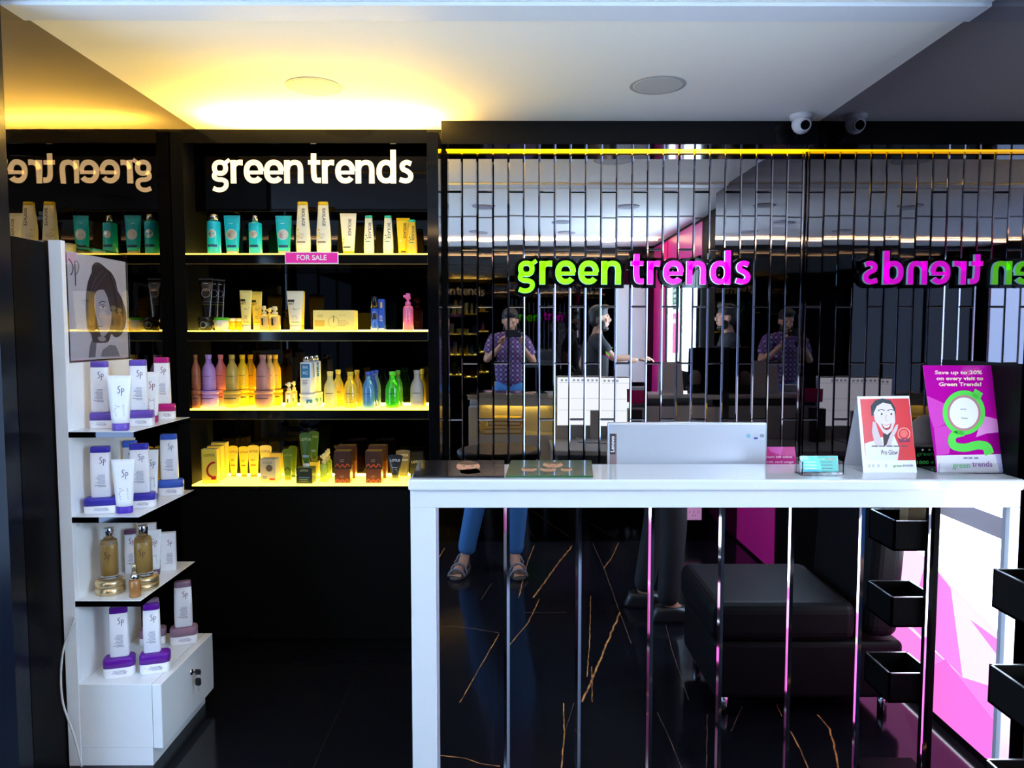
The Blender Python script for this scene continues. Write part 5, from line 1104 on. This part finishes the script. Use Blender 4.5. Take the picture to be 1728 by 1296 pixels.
# ------------------------------------------------------------------ people (seen in the mirrors)
skin = mat('skin', (.36, .18, .11), .5, noise=.06); skin2 = mat('skin_employee', (.36, .18, .11), .5, noise=.06); hairm = mat('black_hair', (.010, .008, .007), .5)
def plaid():
    m = bpy.data.materials.new('purple_plaid_cloth'); m.use_nodes = True; nt = m.node_tree; N = nt.nodes; L = nt.links.new; b = N['Principled BSDF']; b.inputs['Roughness'].default_value = .8
    tc = N.new('ShaderNodeTexCoord'); prev = None
    for ax in ('X', 'Z'):
        w = N.new('ShaderNodeTexWave'); w.wave_type = 'BANDS'; w.bands_direction = ax; w.inputs['Scale'].default_value = 6.5; L(tc.outputs['Object'], w.inputs['Vector'])
        r = N.new('ShaderNodeMapRange'); r.inputs['From Min'].default_value = .55; r.inputs['From Max'].default_value = .75; L(w.outputs['Fac'], r.inputs['Value'])
        if prev is None: prev = r
        else:
            a = N.new('ShaderNodeMath'); a.operation = 'ADD'; L(prev.outputs['Result'], a.inputs[0]); L(r.outputs['Result'], a.inputs[1])
    c = N.new('ShaderNodeValToRGB'); e = c.color_ramp.elements; e[0].color = (.09, .035, .14, 1); e[1].color = (.26, .18, .32, 1); k = e.new(.5); k.color = (.03, .015, .06, 1)
    d = N.new('ShaderNodeMath'); d.operation = 'MULTIPLY'; d.inputs[1].default_value = .5; L(a.outputs[0], d.inputs[0]); L(d.outputs[0], c.inputs['Fac']); L(c.outputs['Color'], b.inputs['Base Color']); return m
denim = mat('blue_denim', (.035, .14, .34), .8, noise=.1); blk = mat('black_polo_cloth', (.008, .0075, .009), .8, noise=.1)
def figure(name, loc, label, cat, body_nodes, body_edges, head, headM, hands, skinm, hair_parts, clothes, extra):
    t = empty(name, loc, 0, label, cat)
    parts = [b for n, e in zip(body_nodes, body_edges) for b in skins(n, e)]+head_parts(head, headM)
    for h in hands: parts += hand_parts(*h)
    remesh_build(parts, 'body', skinm, t, .0065, 5)
    remesh_build(hair_parts, 'hair', hairm, t, .006, 3)
    for nm, mt, lst, vox in clothes: remesh_build([b for n, e in lst for b in skins(n, e)], nm, mt, t, vox, 4)
    extra(t); return t
# the photographer
HM = Matrix.Rotation(-.42, 3, 'X'); hc = Vector((.0, -.01, 1.585))
arms_b = [(0, -.04, 1.44, .075), (-.16, -.04, 1.40, .05), (-.245, .04, 1.16, .036), (-.085, .215, 1.355, .024), (.16, -.04, 1.40, .05), (.265, .04, 1.16, .036), (.125, .215, 1.355, .024)]
body = [[(0, -.02, 1.0, .11), (0, -.03, 1.25, .12), (0, -.04, 1.42, .08), (0, -.025, 1.50, .052), (0, -.01, 1.56, .05)],
        arms_b,
        [(-.1, -.02, .98, .08), (-.19, .0, .52, .045), (-.27, -.02, .12, .032), (-.285, .04, .05, .036), (-.32, .16, .03, .038)],
        [(.08, -.02, .98, .08), (.05, .02, .52, .045), (.03, -.02, .12, .032), (.035, .04, .05, .036), (.06, .165, .03, .038)]]
ed = [[(i, i+1) for i in range(4)], [(0, 1), (1, 2), (2, 3), (0, 4), (4, 5), (5, 6)], [(i, i+1) for i in range(4)], [(i, i+1) for i in range(4)]]
for s, bx_, dx in ((-1, -.325, -.035), (1, .065, .02)):      # toes
    for k in range(5):
        x = bx_+s*(k-2)*.017; body.append([(x, .17, .026, .012), (x+dx*.2, .205-.008*k, .02, .011)]); ed.append([(0, 1)])
hands = [((-.085, .215, 1.355), (.12, .55, .75), (-.6, -.5, .3), 1., .75, 1), ((.125, .215, 1.355), (-.12, .55, .75), (.6, -.5, .3), 1., .75, -1)]
hp = [sphere_bm(hc+HM @ Vector((0, -.025, .055)), (.084, .096, .085), HM), sphere_bm(hc+HM @ Vector((0, -.05, .0)), (.082, .065, .09), HM), sphere_bm(hc+HM @ Vector((0, .045, .105)), (.07, .045, .035), HM),
      sphere_bm(hc+HM @ Vector((0, .045, -.095)), (.045, .036, .022), HM), sphere_bm(hc+HM @ Vector((-.058, .03, -.06)), (.012, .035, .04), HM), sphere_bm(hc+HM @ Vector((.058, .03, -.06)), (.012, .035, .04), HM), sphere_bm(hc+HM @ Vector((0, .088, -.036)), (.03, .01, .005), HM)]
shirt = [([(0, -.02, .88, .145, .12), (0, -.02, 1.1, .15, .13), (0, -.03, 1.30, .165, .135), (0, -.04, 1.42, .10, .085), (-.17, -.04, 1.40, .072), (-.225, .02, 1.22, .062), (.17, -.04, 1.40, .072), (.24, .02, 1.22, .062)], [(0, 1), (1, 2), (2, 3), (3, 4), (4, 5), (3, 6), (6, 7)]), ([(0, -.03, 1.44, .075), (0, -.02, 1.485, .066)], [(0, 1)])]
jeans = [([(0, -.02, .95, .13), (-.1, -.02, .86, .10), (-.19, .0, .5, .072), (-.262, -.01, .16, .06), (-.268, -.01, .09, .062), (.09, -.02, .86, .10), (.055, .02, .5, .072), (.035, -.01, .16, .058), (.03, -.01, .09, .06)], [(0, 1), (1, 2), (2, 3), (3, 4), (0, 5), (5, 6), (6, 7), (7, 8)])]
def ex1(t):
    so = mat('sandal_sole', (.05, .045, .04), .7); st = mat('sandal_strap', (.16, .16, .18), .6)
    for s, x, an in ((-1, -.30, .16), (1, .045, -.10)):
        m = MB(); M = Matrix.Translation((x, .07, 0)) @ Matrix.Rotation(an, 4, 'Z'); m.loft([(0, .05, .145, 2.6), (.014, .053, .15, 2.6), (.018, .05, .145, 2.6)], so, 32, M); o = m.build('sandal', t)
        m = MB()
        for y, z, r, hh in ((.10, .012, .05, .045), (.045, .015, .048, .062), (-.06, .02, .042, .085)):
            P = [M @ Vector((r*math.cos(a), y, z+hh*math.sin(a))) for a in [PI*i/12 for i in range(13)]]; m.tube(P, .007, st, 6)
        P = [M @ Vector((.042*math.cos(a), -.03-.07*math.sin(a), .06)) for a in [PI*i/12 for i in range(13)]]; m.tube(P, .007, st, 6); m.build('strap', o)
    cl_ = MB()
    for s in (-1, 1):
        cl_.face([(0+s*.0, .075, 1.44), (s*.075, .05, 1.475), (s*.085, -.02, 1.50), (s*.06, .06, 1.43), (s*.02, .10, 1.40)], MATS['plaid'])
    cl_.build('collar', t)
MATS['plaid'] = plaid()
figure('person', (0, -.42, 0), 'man in a purple plaid shirt, jeans and sandals photographing into the mirror', 'person', body, ed, hc, HM, hands, skin, hp, [('shirt', MATS['plaid'], shirt, .008), ('jeans', denim, jeans, .008)], ex1)
t = empty('phone', (.03, -.088, 1.425), 0, 'dark phone held up by the man in the plaid shirt', 'phone'); m = MB(); m.bx(-.075, .075, 0, .008, 0, .075, mat('phone_black', (.02, .02, .022), .15), .002); m.build('body', t)
m = MB(); m.loft([(.008, .009, .009, 2), (.010, .009, .009, 2)], chrome, 16, Matrix.Translation((.05, 0, .055)) @ Matrix.Rotation(-PI/2, 4, 'X')); m.build('lens', t)
# the employee, facing right
HR = Matrix.Rotation(-PI/2, 3, 'Z'); hc = Vector((.03, 0, 1.60))
body = [[(0, 0, 1.0, .10), (0, 0, 1.25, .11), (0, 0, 1.42, .08), (.005, 0, 1.50, .05), (.02, 0, 1.56, .05)],
        [(0, 0, 1.43, .07), (.0, .17, 1.39, .05), (.14, .20, 1.235, .038), (.37, .16, 1.245, .025), (-.01, -.17, 1.39, .05), (-.10, -.2, 1.14, .036), (.06, -.18, .96, .025)],
        [(0, .09, .98, .08), (.03, .1, .52, .05), (.0, .1, .12, .034), (.04, .1, .05, .04), (.15, .11, .03, .038)], [(0, -.09, .98, .08), (-.02, -.1, .52, .05), (-.1, -.1, .12, .034), (-.06, -.1, .05, .04), (.05, -.11, .03, .038)]]
ed = [[(i, i+1) for i in range(4)], [(0, 1), (1, 2), (2, 3), (0, 4), (4, 5), (5, 6)], [(i, i+1) for i in range(4)], [(i, i+1) for i in range(4)]]
hands = [((.37, .16, 1.245), (1, -.1, .1), (.1, .2, 1), 1., .6, 1), ((.06, -.18, .96), (.5, 0, -.8), (.5, -.5, .2), 1., .4, -1)]
hp = [sphere_bm(hc+HR @ Vector((0, -.02, .055)), (.082, .10, .085), HR), sphere_bm(hc+HR @ Vector((0, -.055, .01)), (.08, .058, .08), HR), sphere_bm(hc+HR @ Vector((0, .04, .11)), (.066, .05, .035), HR),
      sphere_bm(hc+HR @ Vector((0, .05, -.092)), (.048, .038, .026), HR), sphere_bm(hc+HR @ Vector((-.060, .02, -.06)), (.012, .035, .045), HR), sphere_bm(hc+HR @ Vector((.060, .02, -.06)), (.012, .035, .045), HR), sphere_bm(hc+HR @ Vector((0, .088, -.036)), (.03, .011, .007), HR)]
polo = [([(0, 0, .90, .125, .14), (0, 0, 1.15, .13, .14), (0, 0, 1.32, .135, .15), (0, 0, 1.42, .085, .09), (.0, .17, 1.39, .07), (.10, .20, 1.28, .06), (-.01, -.17, 1.39, .07), (-.08, -.195, 1.22, .06)], [(0, 1), (1, 2), (2, 3), (3, 4), (4, 5), (3, 6), (6, 7)]), ([(0, 0, 1.44, .07), (.01, 0, 1.49, .062)], [(0, 1)])]
trs = [([(0, 0, .95, .12), (0, .09, .86, .095), (.03, .1, .5, .07), (.0, .1, .07, .06), (0, -.09, .86, .095), (-.02, -.1, .5, .07), (-.09, -.1, .07, .06)], [(0, 1), (1, 2), (2, 3), (0, 4), (4, 5), (5, 6)])]
def ex2(t):
    for s, x in ((1, .05), (-1, -.05)):
        m = MB(); M = Matrix.Translation((x, s*.105, 0)); m.loft([(0, .14, .048, 2.6), (.02, .14, .048, 2.6), (.05, .125, .043, 2.4), (.08, .075, .04, 2.2, -.04, 0)], mat('black_shoe', (.01, .01, .01), .3), 30, M); m.build('shoe', t)
    m = MB()
    for k, c in ((0, pm('e838a0', .5)), (1, pm('90e020', .5))):
        m.box((.075, .268+.0*k, 1.262+.018*k), (.05, .004, .012), c, .001, 1, Matrix.Rotation(.9, 4, 'Y'))
        m.box((.138+.0*k, .05+.045*k, 1.33), (.004, .04, .010), c, .001, 1, Matrix.Rotation(.2, 4, 'X'))
    m.build('shirt_stripe', t)
figure('person', (.80, .30, 0), 'bearded employee in a black polo and trousers facing right, arm stretched forward', 'person', body, ed, hc, HR, hands, skin2, hp, [('polo_shirt', blk, polo, .008), ('trousers', mat('black_trousers', (.01, .01, .012), .8), trs, .009)], ex2)
# ------------------------------------------------------------------ world and exposure
w = bpy.data.worlds.new('world'); S.world = w; w.use_nodes = True; w.node_tree.nodes['Background'].inputs[0].default_value = (.6, .7, 1, 1); w.node_tree.nodes['Background'].inputs[1].default_value = .05
S.view_settings.view_transform = 'Standard'; S.view_settings.look = 'None'; S.view_settings.exposure = 0.42; S.view_settings.gamma = 1; S.view_settings.use_curve_mapping = False
for o in bpy.data.objects:
    if 'hh' in o.keys(): del o['hh']
